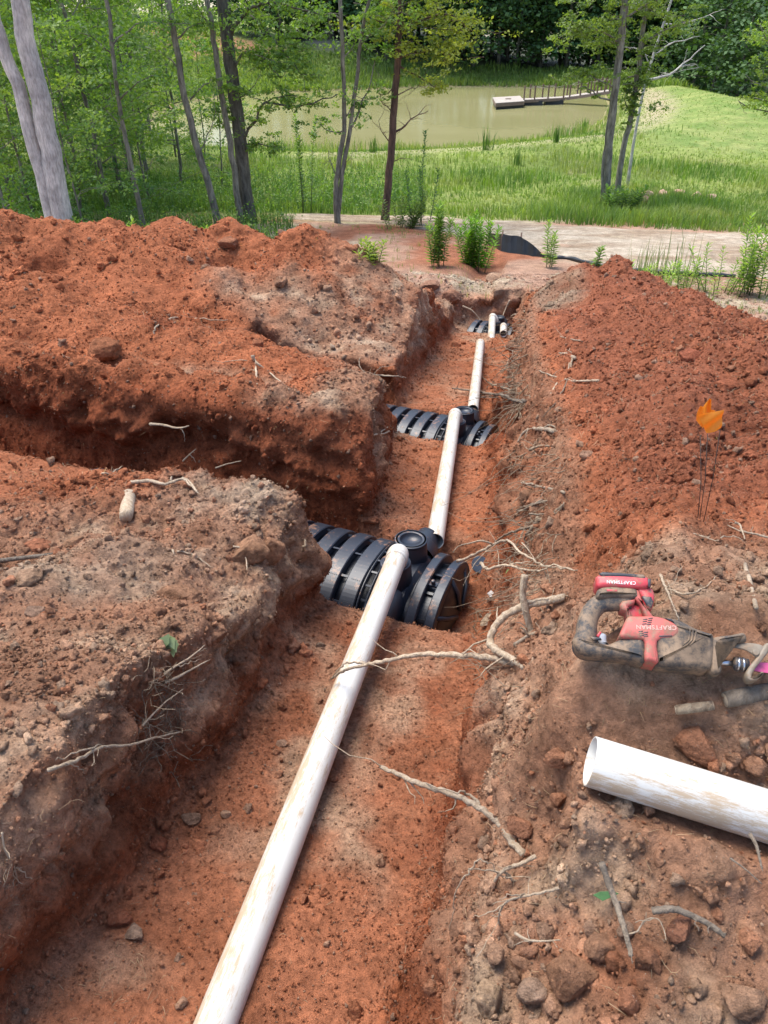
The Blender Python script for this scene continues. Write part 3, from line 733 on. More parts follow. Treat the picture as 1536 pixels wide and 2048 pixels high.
def arch(mb, u0, u1, a, b, th, z0=0.0, n=44, e=1.0, u_in=None, rnd=.008):
    """band of arch between u0 and u1 in chamber coordinates (x=u, y=v, z=w)"""
    prof = [(u0, a-th, b-th), (u0, a-rnd, b-rnd), (u0+rnd, a, b), (u1-rnd, a, b), (u1, a-rnd, b-rnd), (u1, a-th, b-th)]
    vs = []; m = len(prof)
    for k in range(n+1):
        t = math.pi*k/n; c, s = math.cos(t), math.sin(t)
        for (u, aa, bb) in prof: vs.append((u, aa*math.copysign(abs(c)**.88, c), z0 + bb*abs(s)**.92))
    fs = [(k*m+i, k*m+(i+1) % m, (k+1)*m+(i+1) % m, (k+1)*m+i) for k in range(n) for i in range(m)]
    fs += [tuple(range(m)), tuple(reversed(range(n*m, n*m+m)))]
    mb.add(vs, fs, False)
def cyl(mb, c, ax, r0, r1, L, n=32, inner=None, depth=.02):
    c = Vector(c); z = Vector(ax).normalized(); x = z.orthogonal().normalized(); y = z.cross(x)
    seq = [(r0, 0), (r1, L-.004), (r1-.004, L)]
    if inner: seq += [(inner+.003, L), (inner, L-.003), (inner, L-depth), (0.0005, L-depth)]
    else: seq += [(.0005, L)]
    vs = [c + z*h + (x*math.cos(2*math.pi*k/n) + y*math.sin(2*math.pi*k/n))*r for r, h in seq for k in range(n)]
    fs = [(i*n+k, i*n+(k+1) % n, (i+1)*n+(k+1) % n, (i+1)*n+k) for i in range(len(seq)-1) for k in range(n)]
    mb.add(vs, fs)
def make_chamber(O, nribs, label, detail=True):
    root = empty('leaching_chamber', O); root.rotation_euler = (0, 0, math.atan2(AX.y, AX.x)); tag(root, label, 'drain chamber', 'black plastic chambers buried across the trench')
    # x = towards the left bank, y = towards the camera (NX points away = -y), z up
    sh = MB(); uend = .16 + nribs*.15
    arch(sh, .12, uend, .330, .240, .012); sh.build('shell', BLKD, root)
    for i in range(nribs):
        m = MB(); u = .17 + i*.15
        arch(m, u, u+.098, .40, .300, .05, rnd=.006); 
        rb = m.build('rib', BLK, root)
        if detail and i < 7:
            s_ = MB()
            for k in range(7): s_.box((u+.049, .400 - .0015*k, .02 + .013*k), (.099, .014, .005))
            for k in range(7):
                t = math.pi*(.13 + .012*k)
            tag(s_.build('louvre', BLK, rb), kind='stuff')
            p_ = MB()
            for k in range(5):
                for t in (35, 60):
                    a = R(t); p_.box((u + .018 + .012*k, .40*math.cos(a)**.88, .30*math.sin(a)**.92), (.004, .004, .004))
            tag(p_.build('stud', BLKD, rb), kind='stuff')
        if i < nribs-1:
            b_ = MB()
            for t in (32, 62, 90, 122):
                a = R(t); b_.box((u+.124, .372*math.copysign(abs(math.cos(a))**.88, math.cos(a)), .277*math.sin(a)**.92), (.06, .014, .014), Matrix.Rotation(a - math.pi/2, 3, 'X') )
            tag(b_.build('web', BLK, root), kind='stuff')
    # coupling lattice next to the ports
    m = MB()
    for t in range(25, 160, 15):
        a = R(t); m.box((.125, .375*math.cos(a), .295*math.sin(a)), (.07, .012, .012), Matrix.Rotation(a, 3, 'X'))
    arch(m, .150, .162, .39, .305, .02); arch(m, .098, .112, .39, .305, .02); tag(m.build('coupling', BLK, root), kind='stuff')
    # adapter with sockets on both sides and two round ports on top
    m = MB(); arch(m, -.12, .12, .34, .285, .06, rnd=.03); m.build('adapter', BLK, root)
    m = MB(); cyl(m, (0, .20, .16), (0, 1, -.02), .115, .105, .20, 36, .082, .02); m.box((0, .33, .03), (.2, .10, .06), None, .01); m.build('side_socket', BLK, root)
    m = MB(); cyl(m, (0, -.22, .19), (0, -1, .12), .12, .112, .10, 36); cyl(m, (0, -.31, .20), (0, -1, .2), .105, .070, .13, 36, .058, .02); m.build('side_socket', BLK, root)
    m = MB(); cyl(m, (0, -.12, .24), (0, 0, 1), .105, .096, .16, 40, .066, .022); cyl(m, (0, -.12, .382), (0, 0, 1), .098, .102, .018, 40, .078, .03); r_ = m.build('round_port', BLK, root)
    m = MB(); cyl(m, (0, .12, .24), (0, 0, 1), .10, .090, .15, 40, .063, .03); cyl(m, (0, .12, .375), (0, 0, 1), .080, .080, .022, 40, .064, .05); m.build('round_port', BLK, root)
    # gusset ribs, end rib, bolt, domed end plate
    m = MB(); arch(m, -.205, -.145, .385, .315, .06, rnd=.006); m.build('rib', BLK, root)
    m = MB(); arch(m, -.30, -.10, .33, .255, .02)
    for t in (35, 65, 90, 115, 145):
        a = R(t); m.box((-.23, .345*math.cos(a), .27*math.sin(a)), (.06, .016, .02), Matrix.Rotation(a-math.pi/2, 3, 'X'))
    m.build('shell', BLKD, root)
    m = MB(); arch(m, -.315, -.255, .365, .300, .07, rnd=.006); m.build('rib', BLK, root)
    m = MB(); cyl(m, (-.23, .10, .285), (0, .3, 1), .013, .013, .035, 12); m.box((-.23, .10, .283), (.05, .04, .012)); m.build('bolt', BLK, root)
    # end plate: quarter dome with a sunk window and rim spokes
    m = MB(); n1, n2 = 18, 8; vs = []; fs = []
    for j in range(n2+1):
        f = math.sin(math.pi/2*j/n2); rr = math.cos(math.pi/2*j/n2)
        for k in range(n1+1):
            t = math.pi*k/n1; vs.append((-.29 - .07*f, .33*rr*math.cos(t), .262*rr*math.sin(t)))
    for j in range(n2):
        for k in range(n1): fs.append((j*(n1+1)+k, j*(n1+1)+k+1, (j+1)*(n1+1)+k+1, (j+1)*(n1+1)+k))
    m.add(vs, fs); m.build('end_plate', BLKD, root)
    m = MB()
    for t in (40, 90, 140):
        a = R(t); c, s = math.cos(a), math.sin(a)
        m.tube([(-.30, .34*c, .275*s), (-.35, .22*c, .18*s), (-.37, .06*c, .05*s + .01)], [.016, .014, .012], 6)
    m.build('spoke', BLK, root)
    return root
make_chamber(O1, 16, 'nearest black ribbed drain chamber, with two round ports and the long pipe running into it')
make_chamber(O2, 10, 'second black ribbed drain chamber, half way up the trench')
make_chamber(O3, 2, 'farthest black chamber at the foot of the end wall of the trench', False)

# ------------------------------------------------------------------ foliage
def leaf_mat(name, trans=.35, rough=.55, var=.25):
    m, nt, b, out = mat_new(name)
    at_ = N_(nt, 'ShaderNodeAttribute'); at_.attribute_name = 'soil'
    oi = N_(nt, 'ShaderNodeObjectInfo'); r = ramp(nt, oi.outputs['Random'], [(0, (1-var, 1-var*.7, 1-var)), (1, (1+var, 1+var*.6, 1))])
    c = mix(nt, at_.outputs[0], r.outputs[0], 1.0, 'MULTIPLY')
    nt.links.new(c, b.inputs['Base Color']); b.inputs['Roughness'].default_value = rough; b.inputs['Specular IOR Level'].default_value = .35
    tr = N_(nt, 'ShaderNodeBsdfTranslucent'); c2 = mix(nt, c, (1.5, 1.6, .5), 1.0, 'MULTIPLY'); nt.links.new(c2, tr.inputs[0])
    ms = N_(nt, 'ShaderNodeMixShader'); ms.inputs[0].default_value = trans
    nt.links.new(b.outputs[0], ms.inputs[1]); nt.links.new(tr.outputs[0], ms.inputs[2]); nt.links.new(ms.outputs[0], out.inputs[0]); return m
LEAF = leaf_mat('leaf', .42); FARLEAF = leaf_mat('far_leaf', .2, .7); GRASS = leaf_mat('grass_blade', .35, .6, 0)
def bark_mat(name, c0, c1, sc=14):
    m, nt, b, out = mat_new(name); tc = N_(nt, 'ShaderNodeTexCoord'); mp = N_(nt, 'ShaderNodeMapping'); mp.inputs['Scale'].default_value = (1, 1, .22)
    nt.links.new(tc.outputs['Object'], mp.inputs[0]); n = noise_n(nt, sc, 7, .7, mp.outputs[0]); n2 = noise_n(nt, 2.2, 3, .6, tc.outputs['Object'])
    r = ramp(nt, n.outputs[0], [(.36, c0), (.62, c1)]); r2 = ramp(nt, n2.outputs[0], [(.35, (.7, .7, .7)), (.65, (1.25, 1.25, 1.2))])
    nt.links.new(mix(nt, r.outputs[0], r2.outputs[0], 1.0, 'MULTIPLY'), b.inputs['Base Color']); b.inputs['Roughness'].default_value = .9
    nt.links.new(bump(nt, n.outputs[0], .8, .03), b.inputs['Normal']); return m
BK_PALE = bark_mat('pale_bark', (.30, .275, .25), (.56, .52, .49), 34); BK_GREY = bark_mat('grey_bark', (.08, .07, .055), (.26, .235, .19)); BK_RED = bark_mat('red_brown_bark', (.05, .028, .02), (.15, .085, .06)); BK_DARK = bark_mat('dark_bark', (.045, .04, .032), (.15, .135, .11))
FRESH = np.array([.25, .36, .085]); MIDG = np.array([.095, .18, .05]); DEEP = np.array([.07, .145, .065]); YEL = np.array([.26, .30, .06])
def leaves_np(P, size, rng, colA, colB, clump=None, up=.5, aspect=.55):
    """one folded diamond leaf (two triangles) at each point"""
    n = len(P); nrm = rng.normal(size=(n, 3)); nrm[:, 2] = np.abs(nrm[:, 2]) + up; nrm /= np.linalg.norm(nrm, axis=1)[:, None]
    a = np.cross(nrm, rng.normal(size=(n, 3))); a /= np.linalg.norm(a, axis=1)[:, None]; b = np.cross(nrm, a)
    s = size * rng.uniform(.6, 1.35, n)[:, None]; w = aspect * s
    V = np.stack([P - a*s*.5, P + b*w*.5 + nrm*s*.08, P + a*s*.5, P - b*w*.5 + nrm*s*.08], 1).reshape(-1, 3)
    F = np.stack([np.array([0, 1, 2, 3])] * n) + (np.arange(n)*4)[:, None]
    t = rng.random(n) if clump is None else np.clip(clump + rng.uniform(-.25, .25, n), 0, 1)
    C = colA*(1-t[:, None]) + colB*t[:, None]; C = C * rng.uniform(.8, 1.2, (n, 1))
    return V, F, np.repeat(C[:, None], 4, 1).reshape(-1, 3)
def cat_np(parts):
    V = []; F = []; C = []; o = 0
    for v, f, c in parts: V.append(v); F.append(f + o); C.append(c); o += len(v)
    return np.concatenate(V), np.concatenate(F), np.concatenate(C)
def crook(a, b, n, amp, rng, sag=0):
    a = Vector(a); b = Vector(b); L = (b-a).length; pts = []
    off = Vector((0, 0, 0))
    for i in range(n+1):
        t = i/n; off += Vector(rng.normal(size=3)) * amp * L / n
        pts.append(a.lerp(b, t) + off * (1 if i else 0) + Vector((0, 0, -sag * L * math.sin(math.pi*t*.5)**2)))
    return pts
def limb(m, P, r0, r1, n=6):
    k = len(P); m.tube(P, [r0 + (r1-r0)*(i/(k-1))**.8 for i in range(k)], n)
def spray(P, nl, spread, rng, start=.25):
    """leaf positions round the outer part of a branch, in small flat tiers"""
    k = len(P); out = []
    nt_ = max(2, nl // 14)
    for _ in range(nt_):
        t = start + (1-start) * rng.random()**.8; f = t*(k-1); i = min(int(f), k-2); c = np.array(P[i].lerp(P[i+1], f-i))
        c = c + rng.normal(size=3) * spread * np.array([.7, .7, .35]); m_ = max(4, int(nl/nt_ * rng.uniform(.5, 1.5)))
        out.append(c + rng.normal(size=(m_, 3)) * spread * np.array([.42, .42, .16]))
    return np.concatenate(out)
def sapling(seed, H, r, nbr, nleaf, lsize, z0=.15, spread=.28, blen=1.5, lean=0.0, colA=MIDG, colB=FRESH):
    rng = np.random.default_rng(seed); tm = MB()
    top = Vector((lean*H, rng.normal()*.03*H, H)); T = crook((0, 0, -.25), top, 9, .05, rng); limb(tm, T, r, r*.25, 8)
    L = []
    for i in range(nbr):
        t = z0 + (1-z0)*(i + rng.random())/nbr; f = t*9; k = min(int(f), 8); a = T[k].lerp(T[k+1], f-k); az = rng.uniform(0, 6.28); el = rng.uniform(.05, .7)
        bl = blen * (1.15 - .7*t) * rng.uniform(.6, 1.25)
        b = a + Vector((math.cos(az)*math.cos(el), math.sin(az)*math.cos(el), math.sin(el))) * bl
        P = crook(a, b, 5, .18, rng, .08); limb(tm, P, r*.3*(1.1-t*.6), r*.06, 5)
        L.append(spray(P, max(8, int(nleaf/nbr)), spread, rng))
    L = np.concatenate(L); cl = np.clip(.5 + .8*fbm(L[:, 0], L[:, 1], L[:, 2], 1.2, 2, seed), 0, 1)
    return tm, leaves_np(L, lsize, rng, colA, colB, cl)
def add_tree(name, label, cat, loc, tm, lf, bark, group=None, leafmat=None, rz=0, sc=1):
    root = empty(name, loc); root.rotation_euler = (0, 0, rz); root.scale = (sc, sc, sc); tag(root, label, cat, group)
    tm.build('trunk', bark, root)
    if lf is not None:
        me = mesh_np('crown', lf[0], lf[1], leafmat or LEAF, False, lf[2]); put(bpy.data.objects.new('crown', me), root)
    return root
def copy_tree(o, parent=None):
    c = o.copy(); COL.objects.link(c); c.parent = parent
    for ch in list(o.children): copy_tree(ch, c)
    return c
def ground_pt(X, Y): return Vector((X, Y, hz(X, Y)))

# --- the trees whose trunks stand in front, drawn limb by limb
def px_line(pts, Y, dY=0.0):
    """limb in the upright plane at forward distance Y (running to Y + dY at its end)"""
    n = len(pts); return [at(a, b, Y + dY*i/max(1, n-1)) for i, (a, b) in enumerate(pts)]
def smooth_line(P, k=3):
    out = []
    for i in range(len(P)-1):
        p0 = P[max(i-1, 0)]; p1 = P[i]; p2 = P[i+1]; p3 = P[min(i+2, len(P)-1)]
        for j in range(k):
            t = j/k; out.append(.5*((2*p1) + (-p0+p2)*t + (2*p0-5*p1+4*p2-p3)*t*t + (-p0+3*p1-3*p2+p3)*t*t*t))
    return out + [P[-1]]
def front_tree(name, label, Y, stems, limbs, bark, seed, colA=MIDG, colB=FRESH, lsize=.10, extra=[], cat='tree', top=9.5, topleaf=1500):
    rng = np.random.default_rng(seed); tm = MB(); L = []; base = None
    for pts, w0, w1 in stems:
        P = px_line(pts, Y); d = Y*CP + 3.5*SP
        g = hz(P[0].x, P[0].y); P[0].z = g - .15
        if base is None: base = Vector((P[0].x, P[0].y, g))
        # carry the stem on above the frame
        dr = (P[-1]-P[-2]).normalized(); last = P[-1]; h = g + top
        while P[-1].z < h: P.append(P[-1] + (dr + Vector((0, 0, .4))).normalized()*1.2 + Vector(rng.normal(size=3))*.05)
        r0 = w0/2*d/FPX; r1 = w1/2*d/FPX; S = smooth_line(P, 3); n = len(S)
        rad = [max(.02, (r0 + (r1-r0)*min(1, i/(3.0*(len(pts)-1)))) * (1 if i < 3*(len(pts)-1) else max(.25, 1 - (i-3*(len(pts)-1))/(n)))) for i in range(n)]
        rad[0] *= 1.45; rad[1] *= 1.12
        S = [s_ + Vector((rng.normal()*.012, 0, 0)) for s_ in S]; tm.tube(S, rad, 14)
        for q in range(int(topleaf/110)):
            c = S[-1 - int(rng.integers(0, max(2, int(n*.35))))]; b = c + Vector(rng.normal(size=3)*np.array([1.3, 1.1, .5])); Pb = crook(c, b, 4, .15, rng); limb(tm, Pb, .03, .008, 5); L.append(spray(Pb, 110, .4, rng))
    for pts, w, dY, nl, spread in limbs:
        nl = int(nl*1.7)
        P = smooth_line(px_line(pts, Y, dY), 3); d = Y*CP + 3.5*SP; r0 = w/2*d/FPX
        P = [P[0]] + [p + Vector(rng.normal(size=3))*.02 for p in P[1:]]
        limb(tm, P, r0, r0*.25, 7)
        if nl:
            L.append(spray(P, int(nl*.5), spread, rng, .2))
            for q in range(max(2, nl//90)):
                i = int(rng.integers(len(P)//3, len(P))); e = P[i] + Vector(rng.normal(size=3)*np.array([.55, .5, .3])*spread*2.2); T = crook(P[i], e, 3, .2, rng, .1); limb(tm, T, r0*.25, .004, 4)
                L.append(spray(T, int(nl*.5/max(2, nl//90)), spread*.8, rng, .1))
        else:
            for q in range(5):
                i = int(rng.integers(len(P)//3, len(P))); e = P[i] + Vector(rng.normal(size=3)*np.array([.35, .2, .25])); limb(tm, crook(P[i], e, 4, .25, rng), r0*.3, .003, 4)
    for px, py, rx, ry, nl, dY in extra:      # loose leafy masses hung on fine twigs
        nl = int(nl*1.8)
        c = at(px, py, Y+dY); d = (Y+dY)*CP + 3.5*SP; sx, sz = rx*d/FPX, ry*d/FPX
        k = max(3, nl//45)
        for q in range(k):
            e = c + Vector((rng.uniform(-1, 1)*sx, rng.normal()*.5, rng.uniform(-1, 1)*sz)); T = crook(e + Vector((rng.normal()*.3, 0, .1)), e, 3, .2, rng); limb(tm, T, .008, .003, 4); L.append(spray(T, nl//k, .17, rng, 0))
    lf = None
    if L:
        L = np.concatenate(L); cl = np.clip(.5 + .9*fbm(L[:, 0], L[:, 1], L[:, 2], 1.6, 2, seed), 0, 1); lf = leaves_np(L, lsize, rng, colA, colB, cl)
        lf = (lf[0] - np.array(base), lf[1], lf[2])
    tm.v = [tuple(Vector(v) - base) for v in tm.v]
    return add_tree(name, label, cat, base, tm, lf, bark)
GT = None
front_tree('twin_trunk_tree', 'thick pale grey tree with two smooth trunks joined at the foot, at the left edge', 16.0,
    [([(130,450),(116,390),(100,300),(80,200),(56,100),(40,0)], 42, 31), ([(104,450),(92,380),(70,300),(43,200),(10,105),(-10,40),(-30,-20)], 30, 19)], [], BK_PALE, 1, lsize=.12, top=13, topleaf=1200)
def yb(px, py): return on(px, py).y
front_tree('slender_tree', 'thin straight grey tree, second trunk to the right of the pale twin trunks', 20.5, [([(284,424),(262,330),(248,260),(235,190),(224,90),(214,0)], 10, 7)],
    [([(250,270),(225,235),(190,215)], 4, .6, 160, .3), ([(240,200),(275,165),(310,150)], 4, -.5, 200, .3), ([(228,110),(190,80),(150,60)], 4, .3, 260, .35), ([(226,90),(270,50),(320,40)], 4, .5, 260, .35)], BK_GREY, 2)
front_tree('leaning_tree', 'grey tree leaning left, just left of the pair of darker trunks', 21.5, [([(438,428),(418,370),(398,310),(380,240),(364,170),(352,90),(336,0)], 15, 11)],
    [([(398,310),(415,270),(430,225),(424,160)], 3, .3, 60, .2), ([(380,200),(410,170),(425,158)], 4, .2, 40, .2), ([(364,150),(330,110),(290,95)], 4, .4, 260, .35), ([(350,80),(390,50),(420,40)], 4, .2, 220, .3)], BK_GREY, 3)
front_tree('slim_dark_tree', 'slim leafy trunk touching the thickest dark trunk at its foot', 22.0, [([(480,424),(468,340),(456,260),(442,180),(430,100),(424,50),(414,0)], 13, 9)],
    [([(456,260),(440,240),(432,215)], 3, .2, 110, .18), ([(442,180),(460,170),(480,180)], 3, -.2, 120, .2), ([(425,60),(395,20),(370,10)], 4, .2, 200, .3)], BK_GREY, 4)
front_tree('thick_dark_tree', 'thickest dark trunk left of centre with leafy limbs reaching right over the pond', 22.4, [([(497,424),(490,370),(484,310),(476,240),(466,170),(458,100),(450,40),(445,0)], 28, 22)],
    [([(484,290),(490,268),(512,240),(530,205),(580,215),(630,205),(672,190)], 7, -1.2, 420, .30), ([(530,205),(560,195),(592,190)], 4, -.8, 130, .22),
     ([(468,140),(490,105),(515,105),(535,130),(560,150)], 6, -1, 420, .32), ([(462,70),(480,40),(510,12),(560,8),(640,30)], 9, -1, 620, .38), ([(500,30),(540,70),(575,110),(600,150)], 5, -1.2, 520, .34),
     ([(470,200),(500,180),(520,150)], 4, .3, 130, .2), ([(458,100),(430,60),(390,40)], 5, .5, 240, .3), ([(486,290),(520,290),(560,300)], 4, -.4, 130, .2), ([(480,240),(455,215),(448,190)], 3, .1, 90, .18)],
    BK_DARK, 5, extra=[(560,60,60,50,520,-.6), (600,120,35,40,260,-.8), (560,250,40,35,120,-.5), (545,320,25,30,90,-.4), (590,200,30,20,120,-.6)])
front_tree('forked_tree', 'thin tree with three upright stems standing before the middle of the pond', 22.6, [([(675,424),(671,395),(672,365),(682,300),(690,240),(686,130),(680,0)], 12, 7), ([(673,380),(684,350),(700,260),(712,170),(722,80),(738,0)], 9, 6)],
    [([(696,275),(720,215),(742,160),(752,100)], 5, .3, 160, .25), ([(684,120),(710,90),(700,50)], 3, .3, 220, .3), ([(720,90),(755,60),(780,30)], 4, -.3, 260, .32), ([(690,235),(715,200),(760,195)], 3, .2, 150, .2), ([(684,262),(655,262),(640,240)], 3, 0, 110, .16),
     ([(672,350),(662,325),(655,300)], 3, 0, 0, .1), ([(686,345),(700,315),(715,295)], 2, 0, 0, .1), ([(682,40),(650,30),(620,60)], 4, 0, 240, .3)], BK_GREY, 6, extra=[(740,50,45,45,420,.3), (700,250,22,14,60,0)])
front_tree('red_pine_trunk', 'tall reddish brown trunk with bare dead side branches, right of the middle', 23.0, [([(770,432),(776,370),(785,290),(789,210),(795,130),(800,60),(803,0)], 16, 11)],
    [([(788,265),(810,250),(830,235),(858,222)], 5, 0, 0, .2), ([(790,240),(775,215),(760,200)], 3, 0, 0, .2), ([(790,190),(815,180),(838,172)], 3, 0, 0, .2), ([(786,290),(765,270),(755,240)], 3, 0, 0, .2), ([(780,330),(800,318),(822,318)], 2, 0, 0, .2), ([(792,170),(770,190),(752,186)], 3, 0, 0, .2),
     ([(796,120),(830,105),(870,100),(905,110)], 5, -.8, 420, .32), ([(798,70),(840,40),(900,30),(940,60)], 6, -.6, 620, .36), ([(797,130),(830,150),(858,165),(880,180)], 4, -.5, 260, .24), ([(799,60),(770,40),(740,50)], 5, .4, 320, .34)],
    BK_RED, 7, colA=np.array([.13, .18, .04]), colB=YEL, extra=[(850,40,80,45,650,-.4), (905,90,35,35,260,-.5)])
Yh = yb(1210, 408)
front_tree('pair_tree', 'pair of close grey trunks right of the pond, the left one fluted and mossy', Yh, [([(1213,412),(1214,350),(1218,290),(1226,220),(1234,150),(1244,70),(1250,0)], 17, 13), ([(1204,410),(1205,350),(1211,290),(1218,230)], 8, 4)],
    [([(1222,200),(1190,190),(1170,175),(1150,182)], 4, -.5, 60, .14), ([(1226,175),(1190,155),(1165,150)], 4, -.4, 300, .16), ([(1240,90),(1200,60),(1150,50)], 5, -.5, 460, .34), ([(1240,100),(1215,80),(1190,100)], 4, .4, 280, .3), ([(1246,40),(1290,10),(1340,-10)], 5, -.3, 420, .36)],
    BK_GREY, 8, colA=np.array([.11, .17, .05]), colB=np.array([.20, .27, .07]), extra=[(1190,40,55,50,560,-.2), (1250,80,50,60,420,.3), (1160,150,25,12,150,-.4), (1200,15,70,30,420,0), (1120,60,25,35,160,0)])
front_tree('ivy_tree', 'slanting trunk wrapped in leafy vines beside the pair of grey trunks', Yh + .8, [([(1234,372),(1246,300),(1262,235),(1272,170),(1280,110),(1292,0)], 12, 8)],
    [([(1262,235),(1250,200),(1260,170)], 3, -.1, 260, .14), ([(1268,190),(1290,160),(1300,120)], 3, -.2, 320, .22), ([(1252,270),(1262,230),(1272,190)], 3, -.1, 420, .12), ([(1285,90),(1330,60),(1380,40)], 5, -.3, 260, .35), ([(1275,150),(1240,160),(1235,200)], 3, -.2, 160, .16)],
    BK_GREY, 9, colA=np.array([.11, .17, .05]), colB=np.array([.20, .27, .07]), extra=[(1290,60,50,45,420,.2), (1300,20,60,30,420,.2), (1275,130,28,40,260,0), (1262,200,20,50,200,0), (1340,40,40,25,160,.2)])
front_tree('bare_limb_tree', 'leafless pale grey limbs forking to the right behind the vine covered trunk', Yh + 5, [([(1262,330),(1275,240),(1300,130),(1330,40),(1350,-20)], 6, 4)],
    [([(1290,160),(1340,148),(1380,118),(1410,90)], 6, 0, 0, .2), ([(1340,148),(1370,130),(1400,132)], 4, 0, 0, .2), ([(1310,110),(1350,85),(1400,70)], 4, 0, 0, .2), ([(1325,50),(1370,45),(1420,30)], 4, 0, 0, .2), ([(1300,130),(1280,100),(1240,95)], 3, 0, 0, .2), ([(1335,30),(1300,10),(1280,-10)], 3, 0, 0, .2)], BK_PALE, 10, topleaf=0, top=6)
front_tree('edge_tree', 'half seen tree at the right edge with fine dead twigs and yellow green leaves', 30, [([(1600,330),(1590,230),(1575,120),(1560,0)], 12, 8)],
    [([(1590,230),(1550,228),(1500,215),(1475,200)], 5, 0, 0, .2), ([(1585,190),(1540,180),(1490,150)], 4, 0, 0, .2), ([(1580,150),(1540,100),(1520,50)], 5, 0, 300, .3), ([(1590,240),(1550,205),(1510,195)], 5, -1, 420, .25), ([(1588,210),(1545,170),(1525,140)], 4, 0, 60, .2)], BK_GREY, 11, colA=FRESH, colB=YEL, extra=[(1520,200,22,18,150,-1), (1525,120,15,60,200,0)])

ORD = 'first second third fourth fifth sixth seventh eighth ninth tenth eleventh twelfth thirteenth fourteenth fifteenth sixteenth seventeenth eighteenth nineteenth twentieth twenty-first twenty-second twenty-third twenty-fourth twenty-fifth twenty-sixth twenty-seventh twenty-eighth twenty-ninth thirtieth thirty-first thirty-second thirty-third thirty-fourth thirty-fifth thirty-sixth thirty-seventh thirty-eighth thirty-ninth fortieth forty-first forty-second forty-third forty-fourth forty-fifth forty-sixth forty-seventh forty-eighth forty-ninth fiftieth'.split()
# --- saplings and trees of the wood on the left (copies of a few kinds)
KINDS = [sapling(20, 8.5, .055, 30, 4600, .12, .06, .34, 1.9), sapling(21, 10.0, .075, 32, 4800, .13, .14, .38, 2.2, .04), sapling(22, 7.0, .04, 24, 3300, .11, .05, .30, 1.6, -.05),
         sapling(23, 11.5, .10, 34, 5200, .14, .22, .45, 2.6), sapling(24, 4.6, .03, 24, 3000, .10, .03, .28, 1.5, colA=DEEP*1.3)]
KN = [('young_tree', 'bushy young tree'), ('young_tree', 'tall thin tree'), ('young_tree', 'slim leafy tree'), ('wood_tree', 'tall tree with a broad crown'), ('low_tree', 'low leafy tree')]
protos = {}
def wood(kind, X, Y, rz, sc, label, bark):
    if kind not in protos:
        protos[kind] = add_tree(KN[kind][0], label, 'tree', ground_pt(X, Y), *KINDS[kind], bark, group='trees of the wood on the left', rz=rz, sc=sc); return protos[kind]
    c = copy_tree(protos[kind]); c.location = ground_pt(X, Y); c.rotation_euler = (0, 0, rz); c.scale = (sc, sc, sc); c['label'] = label; return c
rng = np.random.default_rng(91)
WOOD = []; WPOS = []
for px, Y, k in [(30,18,0),(170,19,4),(215,23,1),(70,22,2),(240,27,3),(300,26,2),(5,25,1),(120,28,0),(180,33,3),(350,31,1),(60,35,3),(260,37,1),(400,36,2),(-60,20,1),(-90,27,3),(130,42,1),(300,44,3),(20,46,3),(210,50,1),(-40,38,3),(-150,34,3),(95,24,0),(280,21.5,4),(150,24,2),(440,30,4),(195,27,4),(45,28,4),(255,31,0),(345,38,0),(110,21,4),(20,30,1),(160,30,1),(225,36,1),(290,33,3),(-20,24,0),(75,40,3),(160,52,3),(340,50,1),(400,52,0),(260,55,3)]:
    WOOD.append((px, Y, k)) if pond_sd(np.array([(px-768)/FPX*(Y*CP + 4.5*SP)]), np.array([float(Y)]))[0] > 1 else None
WOOD.sort()
ordw = ['nearest', 'second', 'third', 'fourth', 'fifth', 'sixth', 'seventh']
for wi, (px, Y, k) in enumerate(WOOD):
    X = (px-768)/FPX*(Y*CP + 4.5*SP)
    if pond_sd(np.array([X]), np.array([Y]))[0] < 1.0: continue
    where = 'behind the pale twin trunks' if px < 140 else ('between the twin trunks and the thin straight tree' if px < 240 else ('around the thin straight tree' if px < 330 else 'left of the leaning grey tree'))
    wood(k, X, Y, rng.uniform(0, 6.28), rng.uniform(.85, 1.15), '%s, %s from left in the leafy wood beside the pond' % (KN[k][1], ORD[wi]), BK_GREY)

# --- trees of the forest wall beyond the pond
def far_tree(seed, H, rad, n, ls, z0=.12, colA=DEEP, colB=MIDG):
    rng = np.random.default_rng(seed); tm = MB(); T = crook((0, 0, -.3), (rng.normal()*.3, rng.normal()*.3, H*.95), 8, .03, rng); limb(tm, T, .2, .05, 7); L = []; cl = []
    for i in range(58):
        t = z0 + (1-z0)*rng.random()**.9; c = T[0].lerp(T[-1], t); R_ = rad*(1.05 - .75*t**2)*(.55 + .45*min(1, (t-z0)*5+.3)); az = rng.uniform(0, 6.28); rr = R_*math.sqrt(rng.uniform(.15, 1))
        e = Vector((c.x + math.cos(az)*rr, c.y + math.sin(az)*rr, c.z + rng.normal()*.3)); limb(tm, [c, c.lerp(e, .5) + Vector((0, 0, .15)), e], .04, .015, 4)
        q = np.array(e) + rng.normal(size=(n//58, 3))*np.array([.75, .75, .38]); L.append(q); cl.append(np.full(len(q), rng.random()))
    L = np.concatenate(L); return tm, leaves_np(L, ls, rng, colA, colB, np.concatenate(cl), up=.9, aspect=.75)
FK = [far_tree(60, 17, 3.6, 2900, .42, .06), far_tree(61, 20, 4.4, 3300, .47, .10), far_tree(62, 14, 3.6, 2900, .42, .02, DEEP*.9, MIDG*.8), far_tree(63, 11, 2.8, 1800, .36, .03, MIDG*.8, np.array([.09, .16, .04])), far_tree(64, 18, 3.2, 2800, .42, .12, DEEP, DEEP*1.6)]
fproto = {}
FNAME = ['tall dark green tree', 'tall broad dark tree', 'dense dark bushy tree', 'lighter small tree', 'tall narrow dark tree']
rng = np.random.default_rng(77)
